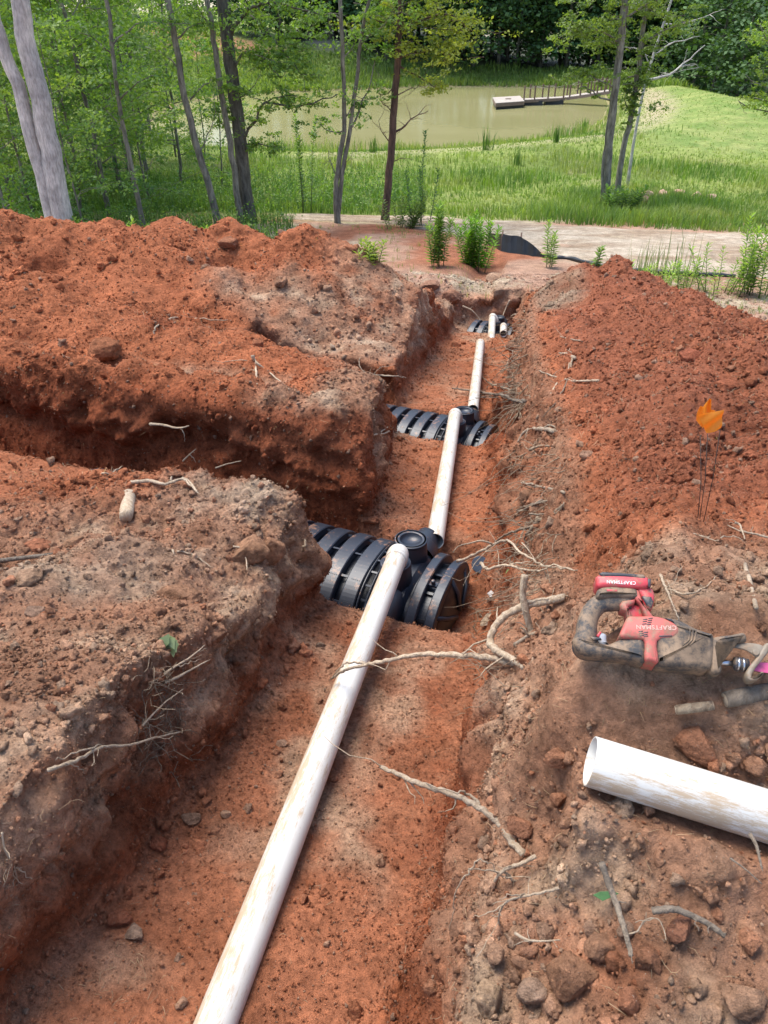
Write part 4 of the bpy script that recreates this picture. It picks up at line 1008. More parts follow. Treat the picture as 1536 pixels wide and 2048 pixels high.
def ftree(k, X, Y, sc, label, grp):
    rz = rng.uniform(0, 6.28)
    if k not in fproto:
        fproto[k] = add_tree('forest_tree', label, 'tree', ground_pt(X, Y), *FK[k], BK_DARK, group=grp, leafmat=FARLEAF, rz=rz, sc=sc); return
    c = copy_tree(fproto[k]); c.location = ground_pt(X, Y); c.rotation_euler = (0, 0, rz); c.scale = (sc, sc, sc); c['label'] = label; c['group'] = grp
for row, (Y0, n) in enumerate(((97, 19), (101, 20), (105, 20), (112, 15))):
    for i in range(n):
        X = -14 + (i + rng.uniform(-.3, .3)) * (52/(n-1)) + row*1.2; Y = Y0 + rng.uniform(-1.2, 1.2) + (3 if X < 0 else 0)
        k = [2, 0, 3, 2, 4, 3, 2, 0][(i*3 + row) % 8] if row == 0 else ([2, 3, 2][i % 3] if row == 2 else [2, 1, 0][i % 3])
        wh = 'behind the far bank of the pond' if X < 12 else 'beyond the wooden dock'
        ftree(k, X, Y, rng.uniform(.9, 1.2)*(1 + .12*row), '%s, %s from left, %s forest row' % (FNAME[k], ORD[i], ['front', 'second', 'third', 'rearmost'][row]), 'trees of the forest wall beyond the pond')
for i, (X, Y, k) in enumerate([(31,90,2),(31.5,84,0),(32,79,2),(32.5,74,3),(32,69,2),(33,64,2),(33,59,0),(32.5,54.5,2),(33,50,3),(36.5,88,1),(37,80,1),(38,72,1),(38.5,64,0),(38,57,1),(42,68,1),(42,60,4),(43,77,0),(37,50,2),(42,52,1),(31,46,3),(36,44,2)]):
    ftree(k, X + rng.uniform(-.5, .5), Y, rng.uniform(.9, 1.1), '%s below the right edge of the field, %s in line' % (FNAME[k], ORD[i]), 'trees below the edge of the field')
for i in range(22):
    X = -64 + i*2.5 + rng.uniform(-.8, .8); Y = 104 + rng.uniform(-2, 5) - max(0, -X-30)*.5
    ftree([0, 3, 1, 2, 4][i % 5], X, Y, rng.uniform(.85, 1.1), '%s, %s from left on the rise beyond the pond' % (FNAME[[0, 3, 1, 2, 4][i % 5]], ORD[i]), 'trees on the rise beyond the pond')
for i, (X, Y, k) in enumerate([(-30,60,3),(-36,66,0),(-27,52,3),(-33,48,2),(-40,56,1),(-24,84,3),(-38,80,0),(-28,76,3),(-45,70,1)]):
    ftree(k, X, Y, rng.uniform(.7, .9), '%s on the left bank of the pond, %s nearest of its group' % (FNAME[k], ORD[sorted([60,66,52,48,56,84,80,76,70]).index(Y)]), 'trees on the left bank of the pond')

# ------------------------------------------------------------------ grass
def blades(P, h, w, rng, colA, colB, t=None, lean=.35, n=1):
    P = np.repeat(P, n, 0); k = len(P); h = np.repeat(h, n) * rng.uniform(.55, 1.15, k); P = P + rng.normal(size=(k, 3))*np.array([1, 1, 0])*(.10*h[:, None] + .01)
    az = rng.uniform(0, 6.28, k); d = np.stack([np.cos(az), np.sin(az), az*0], -1); s = np.stack([-np.sin(az), np.cos(az), az*0], -1)
    ln = (rng.random(k)*lean)[:, None]; hh = h[:, None]; ww = (w if np.isscalar(w) else np.repeat(w, n)[:, None]) 
    up = np.array([0, 0, 1.0]); m = P + up*hh*.55 + d*hh*ln*.35; tip = P + up*hh*(1-ln*.4) + d*hh*ln*1.2
    V = np.stack([P - s*ww*.5 - up*.03, P + s*ww*.5 - up*.03, m + s*ww*.4, tip, m - s*ww*.4], 1).reshape(-1, 3)
    o = (np.arange(k)*5)[:, None]; F = np.concatenate([o + np.array([0, 1, 2]), o + np.array([0, 2, 4]), o + np.array([4, 2, 3])])
    tt = rng.random(k) if t is None else np.clip(np.repeat(t, n) + rng.uniform(-.3, .3, k), 0, 1)
    C = colA*(1-tt[:, None]) + colB*tt[:, None]; C = C*rng.uniform(.75, 1.25, (k, 1)); return V, F, np.repeat(C[:, None], 5, 1).reshape(-1, 3)
from math import inf
def road_mask(X, Y):
    yb_ = np.interp(X, RX_[::-1, 0] if RX_[0, 0] > RX_[-1, 0] else RX_[:, 0], RY_[::-1, 0] if RX_[0, 0] > RX_[-1, 0] else RY_[:, 0]); yt = np.interp(X, RX_[::-1, -1] if RX_[0, -1] > RX_[-1, -1] else RX_[:, -1], RY_[::-1, -1] if RX_[0, -1] > RX_[-1, -1] else RY_[:, -1])
    return (Y > yb_ - .05) & (Y < yt + .15), yb_, yt
GA = np.array([.115, .205, .035]); GB = np.array([.27, .34, .08]); GD = np.array([.05, .115, .028])
def track_d(X, Y):
    P = [atz(a, b, -4.5) for a, b in [(640,338),(760,332),(900,322),(1010,312),(1120,300),(1220,288),(1290,262),(1318,225),(1300,195),(1270,178)]]; d = np.full(X.shape, 1e9)
    for i in range(len(P)-1):
        ex, ey = P[i+1].x-P[i].x, P[i+1].y-P[i].y; t = np.clip(((X-P[i].x)*ex + (Y-P[i].y)*ey)/(ex*ex+ey*ey), 0, 1); d = np.minimum(d, np.hypot(X-P[i].x-ex*t, Y-P[i].y-ey*t))
    return d
def meadow():
    rng = np.random.default_rng(501); n = 90000
    Y = 20 + 75*rng.random(n)**1.9; X = rng.uniform(-1, 1, n)*(.62*(Y*CP+3)+1); rm, yb_, yt = road_mask(X, Y)
    sdv = pond_sd(X, Y); keep = (~rm) & (Y > yt) & (sdv > .15) & (X < 27)
    X, Y, sdv = X[keep], Y[keep], sdv[keep]
    n1 = fbm(X, Y, 0.0, .22, 3, 510); n2 = fbm(X, Y, 0.0, .8, 3, 511)
    tall = ss(-.1, .35, n1 + .5*n2 + .25*ss(34, 28, Y) - .5*ss(12, 20, X)*ss(40, 50, Y))
    wear = ss(3.5, 6.5, sdv) * ss(10, 6.5, sdv)
    h = (.09 + .34*tall) * (1 - .8*wear*ss(44, 38, Y)) * (1 + .3*ss(30, 60, Y)); dam = ss(12, 15, X)*ss(38, 44, Y)*ss(3, 6, sdv); keep2 = rng.random(len(X)) > dam*.75; h = h*(1 - .6*dam); h = np.where((sdv < 1.6), h*1.5 + .15, h)
    tm_ = track_d(X, Y); h = h * np.where(tm_ < 1.6, .35, 1)
    h = h * ss(0, 1.4, Y - yt[keep] + .35) + .05
    ww = (.010 + .00045*Y)
    X, Y, h, ww, tall, n2, n1 = [q_[keep2] for q_ in (X, Y, h, ww, tall, n2, n1)]
    P = np.stack([X, Y, hterr(X, Y)], -1)
    n3 = fbm(X, Y, 0.0, .45, 3, 513); v, f, c = blades(P, h, ww, rng, GA, GB, np.clip(.5 + 1.1*n2 - .35*tall, 0, 1), .6, 2)
    k5 = np.repeat(np.repeat(ss(.12, .4, n3)*.55, 2), 5)[:, None]; c = c*(1-k5) + np.array([.30, .31, .12])*k5; k6 = np.repeat(np.repeat(ss(-.1, -.4, n3)*.5, 2), 5)[:, None]; c = c*(1-k6) + c*np.array([.5, .62, .8])*k6
    o = put(bpy.data.objects.new('meadow_grass', mesh_np('meadow_grass', v, f, GRASS, False, c))); tag(o, 'tall bright green grass covering the meadow between the dirt road and the pond', 'grass', kind='stuff')
    # far bank of the pond: rank growth
    n = 16000; X = rng.uniform(-20, 32, n); Y = rng.uniform(80, 97, n); s_ = pond_sd(X, Y); k = (s_ > .1) & (s_ < 9) ; X, Y = X[k], Y[k]
    h = .35 + .8*np.clip(fbm(X, Y, 0.0, .35, 3, 512) + .25, 0, 1)
    v, f, c = blades(np.stack([X, Y, hterr(X, Y)], -1), h, .08, rng, GA*.9, GB*1.05, None, .7, 2)
    o = put(bpy.data.objects.new('bank_grass', mesh_np('bank_grass', v, f, GRASS, False, c))); tag(o, 'rank green growth along the far bank of the pond', 'grass', kind='stuff')
meadow()
def undergrowth():
    rng = np.random.default_rng(502); n = 9000
    Y = rng.uniform(14.5, 34, n); X = rng.uniform(-1, .08, n)*(.62*(Y*CP+3)+1); rm, yb_, yt = road_mask(X, Y)
    X2 = rng.uniform(-16, 0.6, 5000); k = (~rm) & ((Y > yt) | (X < -2.5)) & ((fbm(X, Y, 0.0, .6, 3, 520) > -.15) | (Y > 20)) & (Y > 15.5 + 2*fbm(X, Y, 0.0, .5, 2, 521))
    X, Y = X[k], Y[k]; h = .25 + .4*rng.random(len(X))
    P = np.stack([X, Y, hterr(X, Y)], -1); v1 = blades(P, h, .016, rng, GD, GA, None, .7, 3)
    L = np.concatenate([P + np.array([0, 0, 1.0])*h[:, None]*rng.uniform(.2, 1, (len(P), 1)) + rng.normal(size=P.shape)*.14 for _ in range(4)])
    v2 = leaves_np(L, .075, rng, GD*1.3, FRESH)
    o = put(bpy.data.objects.new('undergrowth', mesh_np('undergrowth', v1[0], v1[1], GRASS, False, v1[2]))); tag(o, 'low weeds and grass under the trees of the left wood', 'undergrowth', kind='stuff')
    o = put(bpy.data.objects.new('undergrowth_leaves', mesh_np('undergrowth_leaves', *v2[:2], LEAF, False, v2[2]))); tag(o, 'broad weed leaves on the floor of the left wood', 'undergrowth', kind='stuff')
undergrowth()

# ------------------------------------------------------------------ dock
def planks(name_root, quad, n, z, th, mat, parent, nm='plank'):
    """deck of n boards across a quad a,b,c,d (a-b and d-c are the long sides)"""
    a, b, c, d = quad
    for i in range(n):
        t0, t1 = i/n + .06/n, (i+1)/n - .06/n
        p = [a.lerp(b, t0), a.lerp(b, t1), d.lerp(c, t1), d.lerp(c, t0)]
        m = MB(); vs = [Vector((q.x, q.y, z if z is not None else q.z)) for q in p]; vs += [v - Vector((0, 0, th)) for v in vs]
        m.add(vs, [(0,1,2,3),(7,6,5,4),(0,4,5,1),(1,5,6,2),(2,6,7,3),(3,7,4,0)], False); m.build(nm, mat, parent)
WOODM = plain('weathered_deck_wood', (.42, .37, .31), .8, var=.2, vs=3); POSTM = plain('dock_post_wood', (.16, .10, .07), .8, var=.25, vs=8); FLOAT = plain('black_float', (.02, .022, .03), .5); ROPE = plain('rope', (.30, .26, .20), .9); SIDE = plain('dock_side_board', (.20, .14, .11), .8, var=.2, vs=5)
def dock():
    g0 = atz(985.4, 194.5, -4.42); g1 = atz(1040, 191.5, -4.42); g2 = atz(1049, 202, -4.42); g3 = atz(991.5, 206, -4.42)
    root = empty('floating_platform', (g3.x, g3.y, WATER)); tag(root, 'square floating wooden platform at the outer end of the dock', 'platform')
    def P(o, build_parent_loc): o.data.transform(Matrix.Translation(-build_parent_loc)); return o
    n0 = len(COL.objects); planks('', (g3, g0, g1, g2), 9, -4.42, .04, WOODM, root)
    m = MB(); c = (g0+g1+g2+g3)/4; q = [g0, g1, g2, g3]; vs = []
    for zz, f in ((-4.47, 1.0), (-4.70, 1.0)): vs += [Vector((c.x + (p.x-c.x)*f, c.y + (p.y-c.y)*f, zz)) for p in q]
    m.add(vs, [(0,3,2,1),(4,5,6,7),(0,1,5,4),(1,2,6,5),(2,3,7,6),(3,0,4,7)], False); m.build('side_frame', SIDE, root)
    m = MB(); vs = []
    for zz, f in ((-4.70, .93), (-5.05, .93)): vs += [Vector((c.x + (p.x-c.x)*f, c.y + (p.y-c.y)*f, zz)) for p in q]
    m.add(vs, [(0,3,2,1),(4,5,6,7),(0,1,5,4),(1,2,6,5),(2,3,7,6),(3,0,4,7)], False); m.build('float', FLOAT, root)
    m = MB(); m.box((c.x, c.y, -4.39), (.45, .3, .05)); m.build('hatch', POSTM, root)
    for o in root.children: P(o, Vector(root.location))
    # gangway: floating part and the sloping part up to the dam
    w = Vector((0, 1.15, 0)); a = atz(1047, 199.5, -4.45); b = atz(1131, 195.0, -4.40); e = atz(1222, 181.5, -3.75)
    for lab, nm, A, B, n, fl in (('low level floating part of the dock walkway next to the platform', 'dock_walkway', a, b, 14, True), ('sloping part of the dock walkway rising to the grassy dam', 'dock_walkway', b + Vector((.06, 0, .02)), e, 15, False)):
        r = empty(nm, (A.x, A.y, WATER)); tag(r, lab, 'walkway')
        planks('', (A, B, B + w, A + w), n, None, .04, WOODM, r)
        for k in (0, 1):
            m = MB(); o_ = w*k + Vector((0, -.03 if k == 0 else .03, 0)); vs = [A + o_ - Vector((0,0,.02)), B + o_ - Vector((0,0,.02)), B + o_ - Vector((0,0,.22)), A + o_ - Vector((0,0,.22))]; vs += [v + Vector((0, .05*(1 if k else -1), 0)) for v in vs]
            m.add(vs, [(0,1,2,3),(7,6,5,4),(0,4,5,1),(1,5,6,2),(2,6,7,3),(3,7,4,0)], False); m.build('stringer', SIDE, r)
        if fl:
            for t0 in (.05, .55):
                m = MB(); p = A.lerp(B, t0 + .2); m.box((p.x, p.y + .57, -4.78), ((B-A).length*.38, 1.0, .4)); m.build('float', FLOAT, r)
        ts = (0.01, .20, .26, .5, .58, .80, .95) if fl else (.08, .32, .55, .70, .86, .97)
        for k in (0, 1):
            prev = None; rp = MB()
            for j, t in enumerate(ts):
                if (j % 2 == 0) == (k == 0) or not fl:
                    p = A.lerp(B, t) + w*k*.98 + Vector((0, .04, 0)); m = MB(); m.box((p.x, p.y, p.z + .42), (.11, .11, 1.15)); m.build('post', POSTM, r)
                    tp = p + Vector((0, 0, .88))
                    if prev: mid = prev.lerp(tp, .5) - Vector((0, 0, .10)); rp.tube([prev, mid, tp], .025, 5)
                    prev = tp
            if rp.v: rp.build('hand_rope', ROPE, r)
        for o in r.children: P(o, Vector(r.location))
dock()

# ------------------------------------------------------------------ weeds and small plants
def narrow_leaves(B, D, ln, wd, rng, colA, colB):
    n = len(B); D = D/np.linalg.norm(D, axis=1)[:, None]; s = np.cross(D, np.array([0, 0, 1.0])); s /= np.linalg.norm(s, axis=1)[:, None] + 1e-6
    L = ln*rng.uniform(.6, 1.2, n)[:, None]; w = wd*L; m = B + D*L*.45 + np.array([0, 0, .06])*L; t = B + D*L - np.array([0, 0, .12])*L
    V = np.stack([B, m + s*w, t, m - s*w], 1).reshape(-1, 3); F = np.array([0, 1, 2, 3]) + (np.arange(n)*4)[:, None]
    tt = rng.random((n, 1)); C = (colA*(1-tt) + colB*tt)*rng.uniform(.8, 1.2, (n, 1)); return V, F, np.repeat(C[:, None], 4, 1).reshape(-1, 3)
STEM = plain('green_stem', (.09, .13, .04), .7)
def weed(label, px, py, hpx, wpx, nst, seed, ln=.10, cat='plant', colA=np.array([.12, .23, .05]), colB=np.array([.28, .40, .10]), name='leafy_weed', wd=.13, dens=55, Y=None):
    rng = np.random.default_rng(seed); b = on(px, py)
    if Y: b = at(px, py, Y); b.z = hz(b.x, b.y) if Y > 11 else b.z
    d = b.y*CP + (HC-b.z)*SP; H = hpx*d/FPX; W = wpx*d/FPX; tm = MB(); Bs = []; Ds = []
    for i in range(nst):
        f = Vector((rng.uniform(-.25, .25)*W, rng.uniform(-.2, .2)*W, -.03)); h = H*rng.uniform(.6, 1.0) if i else H
        e = Vector((f.x*2.0 + rng.normal()*.04*H, f.y*2.0 + rng.normal()*.04*H, h)); P = crook(f, e, 5, .06, rng); limb(tm, P, .006 + .004*H, .002, 5)
        n = int(dens*h/.6)+6
        for k in range(n):
            t = .12 + .88*(k/n); g = t*5; q = min(int(g), 4); c = P[q].lerp(P[q+1], g-q); az = k*2.4 + rng.normal()*.3; Bs.append(c[:]); Ds.append((math.cos(az), math.sin(az), .25 + .9*t**3))
    lf = narrow_leaves(np.array(Bs), np.array(Ds), ln, wd, rng, colA, colB)
    r = empty(name, b); tag(r, label, cat); tm.build('stem', STEM, r); put(bpy.data.objects.new('foliage', mesh_np('foliage', lf[0], lf[1], LEAF, False, lf[2])), r); return r
weed('tall dark leafy weed behind the trench end, left of the bushier one', 875, 532, 118, 50, 6, 1, .15, dens=70)
weed('bushy bright green weed with many stems beside the black silt fence', 955, 538, 100, 90, 16, 2, .15, colA=np.array([.10, .22, .03]), colB=np.array([.20, .38, .05]), dens=55)
weed('single upright weed to the right of the silt fence', 1102, 535, 90, 45, 3, 3, .14)
weed('small weed between the upright weed and the red ridge', 1186, 532, 36, 30, 3, 4, .09)
weed('low yellow green tuft behind the left heaps', 748, 528, 42, 60, 8, 5, .11, colA=np.array([.20, .28, .05]), colB=np.array([.32, .38, .08]), name='weed_tuft')
weed('weed behind the crest of the left heaps, the left one of two', 372, 455, 80, 40, 5, 6, .16, Y=15.5, dens=34)
weed('weed behind the crest of the left heaps, the right one of two', 408, 455, 70, 40, 4, 7, .16, Y=15.7, dens=34)
weed('leafy weed behind the right ridge beside the grey grass clump', 1275, 560, 60, 50, 5, 8, .11, Y=13.2)
weed('broad clump of weeds on the roadside right of the ridge', 1310, 565, 60, 70, 7, 9, .11, Y=13.4)
weed('tallest weed of the cluster near the right edge', 1478, 588, 150, 70, 4, 10, .15, dens=40)
weed('leafy weed just left of the tallest one near the right edge', 1440, 585, 95, 150, 10, 11, .12, dens=30)
weed('leafy weed at the right edge behind the berm', 1522, 592, 120, 130, 10, 12, .12, dens=30)
weed('small weed right of the broad roadside clump', 1372, 570, 62, 50, 5, 13, .11, Y=13.4)
weed('pale bush of weeds on the floor of the left wood beside the twin trunks', 185, 440, 80, 110, 14, 14, .20, Y=15.6, dens=30)
weed('second pale bush of weeds, right of the one beside the twin trunks', 240, 438, 70, 90, 12, 15, .20, Y=16, dens=30)
weed('dark shrub at the foot of the reddish trunk', 800, 455, 60, 110, 16, 16, .14, colA=MIDG*.8, colB=FRESH*.8, name='shrub', wd=.2, dens=34)
weed('dark shrub at the foot of the paired grey trunks', 1240, 425, 48, 90, 14, 17, .20, colA=MIDG, colB=FRESH, name='shrub', wd=.25, dens=30)
weed('thin dark sapling right of the reddish trunk', 842, 455, 165, 60, 4, 18, .13, colA=DEEP, colB=MIDG*1.2, name='thin_sapling', wd=.22, dens=26)
weed('thin sapling left of the forked tree', 607, 428, 170, 60, 3, 19, .17, colA=MIDG, colB=FRESH, name='thin_sapling', wd=.25, dens=24)
def reeds(label, px, py, hpx, wpx, n, seed, ca, cb):
    rng = np.random.default_rng(seed); b = on(px, py, 0.0, 13.0); d = b.y*CP + (HC-b.z)*SP; H = hpx*d/FPX; W = wpx*d/FPX
    P = np.stack([rng.normal(size=n)*W*.3, rng.normal(size=n)*W*.3, np.zeros(n)], -1); v, f, c = blades(P, np.full(n, H), .006 + .0006*d, rng, ca, cb, None, .3)
    o = put(bpy.data.objects.new('grass_clump', mesh_np('grass_clump', v, f, GRASS, False, c))); o.location = b; tag(o, label, 'grass clump')
reeds('clump of tall thin roadside grass behind the right ridge', 1290, 560, 80, 90, 46, 1, GD*1.5, np.array([.25, .26, .12]))
reeds('tall thin grass stems between the weeds at the right', 1350, 560, 100, 120, 36, 2, GD*1.5, np.array([.25, .26, .12]))
for i, (px, py, h, w_) in enumerate([(975, 300, 48, 14), (1112, 285, 35, 10), (748, 305, 32, 10), (1167, 262, 26, 12), (1035, 330, 40, 12), (680, 310, 30, 14), (548, 305, 40, 30), (500, 308, 35, 20)]):
    reeds('tall reeds by the near shore of the pond, %s' % ['the tallest clump, below the floating platform', 'below the dock walkway', 'right of the forked tree', 'left of the paired trunks', 'in the grass below the tallest clump', 'at the foot of the forked tree', 'right of the thick dark trunk', 'touching the thick dark trunk'][i], px, py, h, w_, 40, 20+i, GD, GA)
# grass and sprigs along the road edge and on the dry ground
def sparse():
    rng = np.random.default_rng(503); n = 12000; X = rng.uniform(-4, 12, n); Y = rng.uniform(4, 22, n); rm, yb_, yt = road_mask(X, Y)
    Rr = smoothinterp(Y, RY, RX); z, N, dk, hl, bh = hterr(X, Y, True)
    ok = (~rm) & (np.where(Y < 13, X > Rr + 2.6, bh < .1)) & (dk < .1) & (fbm(X, Y, 0.0, .7, 3, 530) > np.where((Y > 13.5) & (X < 4), .12, -.2))
    edge = np.exp(-((Y - yb_ + .5)/.6)**2); ok &= (rng.random(n) < .25 + edge + (X > 5)*.4) & (Y < yb_ + .1)
    X, Y = X[ok], Y[ok]; P = np.stack([X, Y, hterr(X, Y)], -1); v, f, c = blades(P, .05 + .12*rng.random(len(X)), .008, rng, GA*1.1, np.array([.30, .27, .13]), None, 1.0, 4)
    o = put(bpy.data.objects.new('sparse_grass', mesh_np('sparse_grass', v, f, GRASS, False, c))); tag(o, 'sparse grass sprouting on the bare ground beside the dirt road', 'grass', kind='stuff')
    # dead stalks, straw and fine rootlets lying on the soil
    rng = np.random.default_rng(504); V = []; F = []; k = 0
    parts = []
    for i, (cnt, ln) in enumerate(((4200, .03), (3600, .05), (1800, .09))):
        pv = PATCH[i][1]; X, Y, Z = pv.T; vis = (np.abs(X) < .58*(Y*CP+1.3)); wq = vis * np.where(ss(.2, .5, fbm(X, Y, Z, 1.1, 2, 540) + .3) > .5, 1, .25); wq = wq/wq.sum(); P = pv[rng.choice(len(pv), cnt, p=wq)]
        a = rng.uniform(0, 6.28, cnt); D = np.stack([np.cos(a), np.sin(a), rng.normal(size=cnt)*.25], -1); L = ln*rng.uniform(.4, 1.5, cnt)[:, None]; w_ = np.cross(D, [0, 0, 1.0])*(.0006 + .0005*i); up = np.array([0, 0, .006 + .003*i]); m = P + up + D*L*.5 + rng.normal(size=P.shape)*.15*L; t = P + up + D*L
        V_ = np.stack([P + up*.2 - w_, P + up*.2 + w_, m + w_ + up*.4, m - w_ + up*.4, t, ], 1).reshape(-1, 3); o_ = (np.arange(cnt)*5)[:, None]
        F_ = np.concatenate([o_ + np.array([0, 1, 2]), o_ + np.array([0, 2, 3]), o_ + np.array([3, 2, 4])]); C_ = np.array([.33, .23, .14])*rng.uniform(.4, 1.35, (cnt, 1)); parts.append((V_, F_, np.repeat(C_[:, None], 5, 1).reshape(-1, 3)))
    v, f, c = cat_np(parts); o = put(bpy.data.objects.new('straw_and_rootlets', mesh_np('straw_and_rootlets', v, f, GRASS, False, c))); tag(o, 'bits of straw and fine rootlets scattered over the dug soil', 'litter', kind='stuff')
sparse()

# ------------------------------------------------------------------ silt fence
FAB = plain('black_fence_cloth', (.012, .014, .018), .45, var=.2, vs=10)
def silt():
    top = [(985,474),(1010,477),(1042,482),(1062,495),(1086,511)]; bot = [(975,497),(1003,503),(1040,508),(1065,511),(1086,514)]
    B = [on(*p) for p in bot]; n = 24; m = MB(); vs = []
    for i in range(n+1):
        t = i/n*(len(B)-1); k = min(int(t), len(B)-2); b = B[k].lerp(B[k+1], t-k); a, c = top[k], top[k+1]; b0, c0 = bot[k], bot[k+1]
        hp = (b0[1]-a[1])*(1-(t-k)) + (c0[1]-c[1])*(t-k); d = b.y*CP + (HC-b.z)*SP; h = hp*d/FPX*1.15 + .01; wv = .02*math.sin(i*1.3)
        vs += [b + Vector((0, wv, -.03)), b + Vector((0, wv + h*.25, h*.55)), b + Vector((0, wv*1.5 + h*.4, h)), b + Vector((0, wv*1.5 + h*.4 + .006, h)), b + Vector((0, wv + h*.25 + .006, h*.55)), b + Vector((0, wv + .006, -.03))]
    m.add(vs, [(i*6+j, i*6+(j+1) % 6, (i+1)*6+(j+1) % 6, (i+1)*6+j) for i in range(n) for j in range(6)], False)
    root = empty('silt_fence', B[0]); m.v = [tuple(Vector(v)-B[0]) for v in m.v]; m.build('fence_cloth', FAB, root); tag(root, 'sagging black silt fence beside the dirt road, behind the bushy weed', 'fence')
    for k in (1, 2):
        m = MB(); b = B[k] - B[0]; m.tube([b + Vector((0, .12, -.1)), b + Vector((.02, .16, .42))], .018, 6); m.build('stake', POSTM, root)
    P = [on(*p, 0.0, 13.6) for p in [(1084,514),(1110,518),(1140,520),(1180,530),(1240,541),(1290,545),(1340,549),(1400,552),(1470,556)]]; m = MB(); S = smooth_line([p + Vector((0, 0, .03)) for p in P], 4); m.tube(S, [.03 + .02*math.sin(i*.9)**2 for i in range(len(S))], 6, squash=(1.2, (0, 0, 1)))
    o = m.build('fallen_fence_strip', FAB); rebase(o, P[0]); tag(o, 'collapsed black strip of silt fence lying along the near road edge', 'fence strip')
silt()

# ------------------------------------------------------------------ roots and sticks
ROOT = bark_mat('root_bark', (.16, .10, .06), (.40, .30, .20), 60); ROOTP = bark_mat('pale_root', (.36, .25, .16), (.55, .43, .31), 70); ROOTD = bark_mat('grey_root', (.12, .09, .065), (.27, .21, .155), 50)
rr = np.random.default_rng(600)
def root(label, pts, w, lift=.02, mat=ROOT, fork=(), name='exposed_root', cat='root', fine=3, taper=.35, span=None):
    """pts: photo pixels; lift: metres above the ground along the view, one value or one per point; w: width in pixels"""
    lf = lift if hasattr(lift, '__len__') else [lift]*len(pts)
    if sum(p[0] for p in pts)/len(pts) > 960 and pts[0][1] > 900: lf = [l + .035 for l in lf]
    W = [on(a, b, l) for (a, b), l in zip(pts, lf)]
    if span:
        y0 = span[0] or W[0].y; y1 = span[1] or W[-1].y; n_ = len(pts)
        W = [at(a, b, y0 + (y1-y0)*i/(n_-1) - (span[2] if len(span) > 2 else 0)*math.sin(math.pi*i/(n_-1))) for i, (a, b) in enumerate(pts)]
        Yf = np.poly1d(np.polyfit([p[1] for p in pts], [w_.y for w_ in W], 1))
    def drad(p, wp): return wp/2*(p.y*CP + (HC-p.z)*SP)/FPX
    S = smooth_line(W, 6); n = len(S); kn = [Vector(rr.normal(size=3))*.05 for _ in range(n)]
    L = sum((S[i+1]-S[i]).length for i in range(n-1)); am = L*.010
    S = [s + k*am*4 if 0 < i < n-1 else s for i, (s, k) in enumerate(zip(S, kn))]
    m = MB(); r = [drad(S[i], w)*(1 - (1-taper)*i/(n-1))*(1 + .07*rr.normal()) for i in range(n)]; r = [max(.0011, q) for q in r]
    m.tube(S, r, 9 if w > 8 else 6)
    o = m.build(name, mat); base = S[0]; rebase(o, base); tag(o, label, cat)
    def child(P, r0, nm='rootlet'):
        mm = MB(); k = len(P); mm.tube(P, [max(.0009, r0*(1-.75*i/(k-1))) for i in range(k)], 5); c = mm.build(nm, mat, o); c.data.transform(Matrix.Translation(-Vector(base)))
    for item in fork:
        fp, fw = item[0], item[1]; fl = item[2] if len(item) > 2 else (lf[0] if len(set(lf)) == 1 else lf[len(lf)//2])
        fl = fl if hasattr(fl, '__len__') else [fl]*len(fp)
        if span: P = smooth_line([at(a, b, W[min(range(len(pts)), key=lambda q: (pts[q][0]-a)**2 + (pts[q][1]-b)**2)].y) for a, b in fp], 5)
        else: P = smooth_line([on(a, b, l) for (a, b), l in zip(fp, fl)], 5)
        P = [p + Vector(rr.normal(size=3))*.0025 for p in P]; child(P, drad(P[0], fw))
    for _ in range(fine):
        i = int(rr.integers(n//5, n-1)); e = S[i] + Vector(rr.normal(size=3)*np.array([1, 1, .35]))*L*.13; child(crook(S[i], e, 4, .3, rr), r[i]*.35)
    return o
root('thick pale root lying across the long pipe, running to the right bank', [(1052,1330),(1010,1322),(950,1312),(900,1310),(850,1308),(800,1315),(760,1324),(720,1332),(690,1340),(665,1356)], 14, 0, ROOTP, [([(735,1330),(700,1325),(680,1335),(660,1362)], 6)], span=(None, 2.36))
root('thickest forked root bending down from the saw to the trench edge', [(1130,1195),(1090,1203),(1050,1212),(1015,1228),(992,1250),(980,1282),(992,1300),(1020,1316),(1050,1336)], 17, 0.05, ROOTP, [([(1050,1205),(1095,1198),(1150,1190)], 10)], fine=5, taper=.8, span=(None, None, -.12))
root('short upright root crossing the thickest forked root', [(1050,1150),(1046,1190),(1052,1225),(1062,1262),(1066,1270)], 15, 0, ROOTP, fine=3, taper=.8, span=(2.25, 2.15))
root('stubby root between the upright root and the saw handle', [(1030,1290),(1060,1270),(1085,1262),(1104,1252)], 9, .05, ROOTP, [([(1060,1272),(1045,1258),(1042,1256)], 6, .06)], fine=4, span=(None, None))
root('long thin root arching over the soil above the blue black disc', [(915,1122),(945,1112),(985,1090),(1015,1082),(1050,1110),(1085,1128),(1125,1136),(1155,1140)], 7, 0.03, ROOTP, [([(985,1088),(960,1083),(920,1092),(905,1105)], 5, .06), ([(1060,1100),(1045,1085),(1070,1120)], 4, .08)], span=(3.35, None))
root('wavy thin root whose tip touches the blue black disc', [(962,1126),(975,1138),(1010,1130),(1045,1138),(1085,1140),(1110,1130),(1150,1141)], 7, .05, ROOTP, [([(1020,1128),(1060,1122)], 4, .05)], span=(3.1, None))
root('branching grey root sticking out of the right wall above the disc', [(1125,1012),(1100,1035),(1075,1048),(1040,1060),(1010,1070),(990,1085)], 9, 0.04, ROOT, [([(1075,1035),(1100,1052),(1128,1078)], 9, .08), ([(1075,1045),(1060,1060),(1048,1078)], 11, .1), ([(1048,1078),(1065,1100),(1080,1120)], 4, .08), ([(1060,1028),(1090,1028),(1110,1035)], 5, .07), ([(1100,1035),(1120,1020),(1130,1005)], 8, .04)], fine=10, span=(None, 3.75))
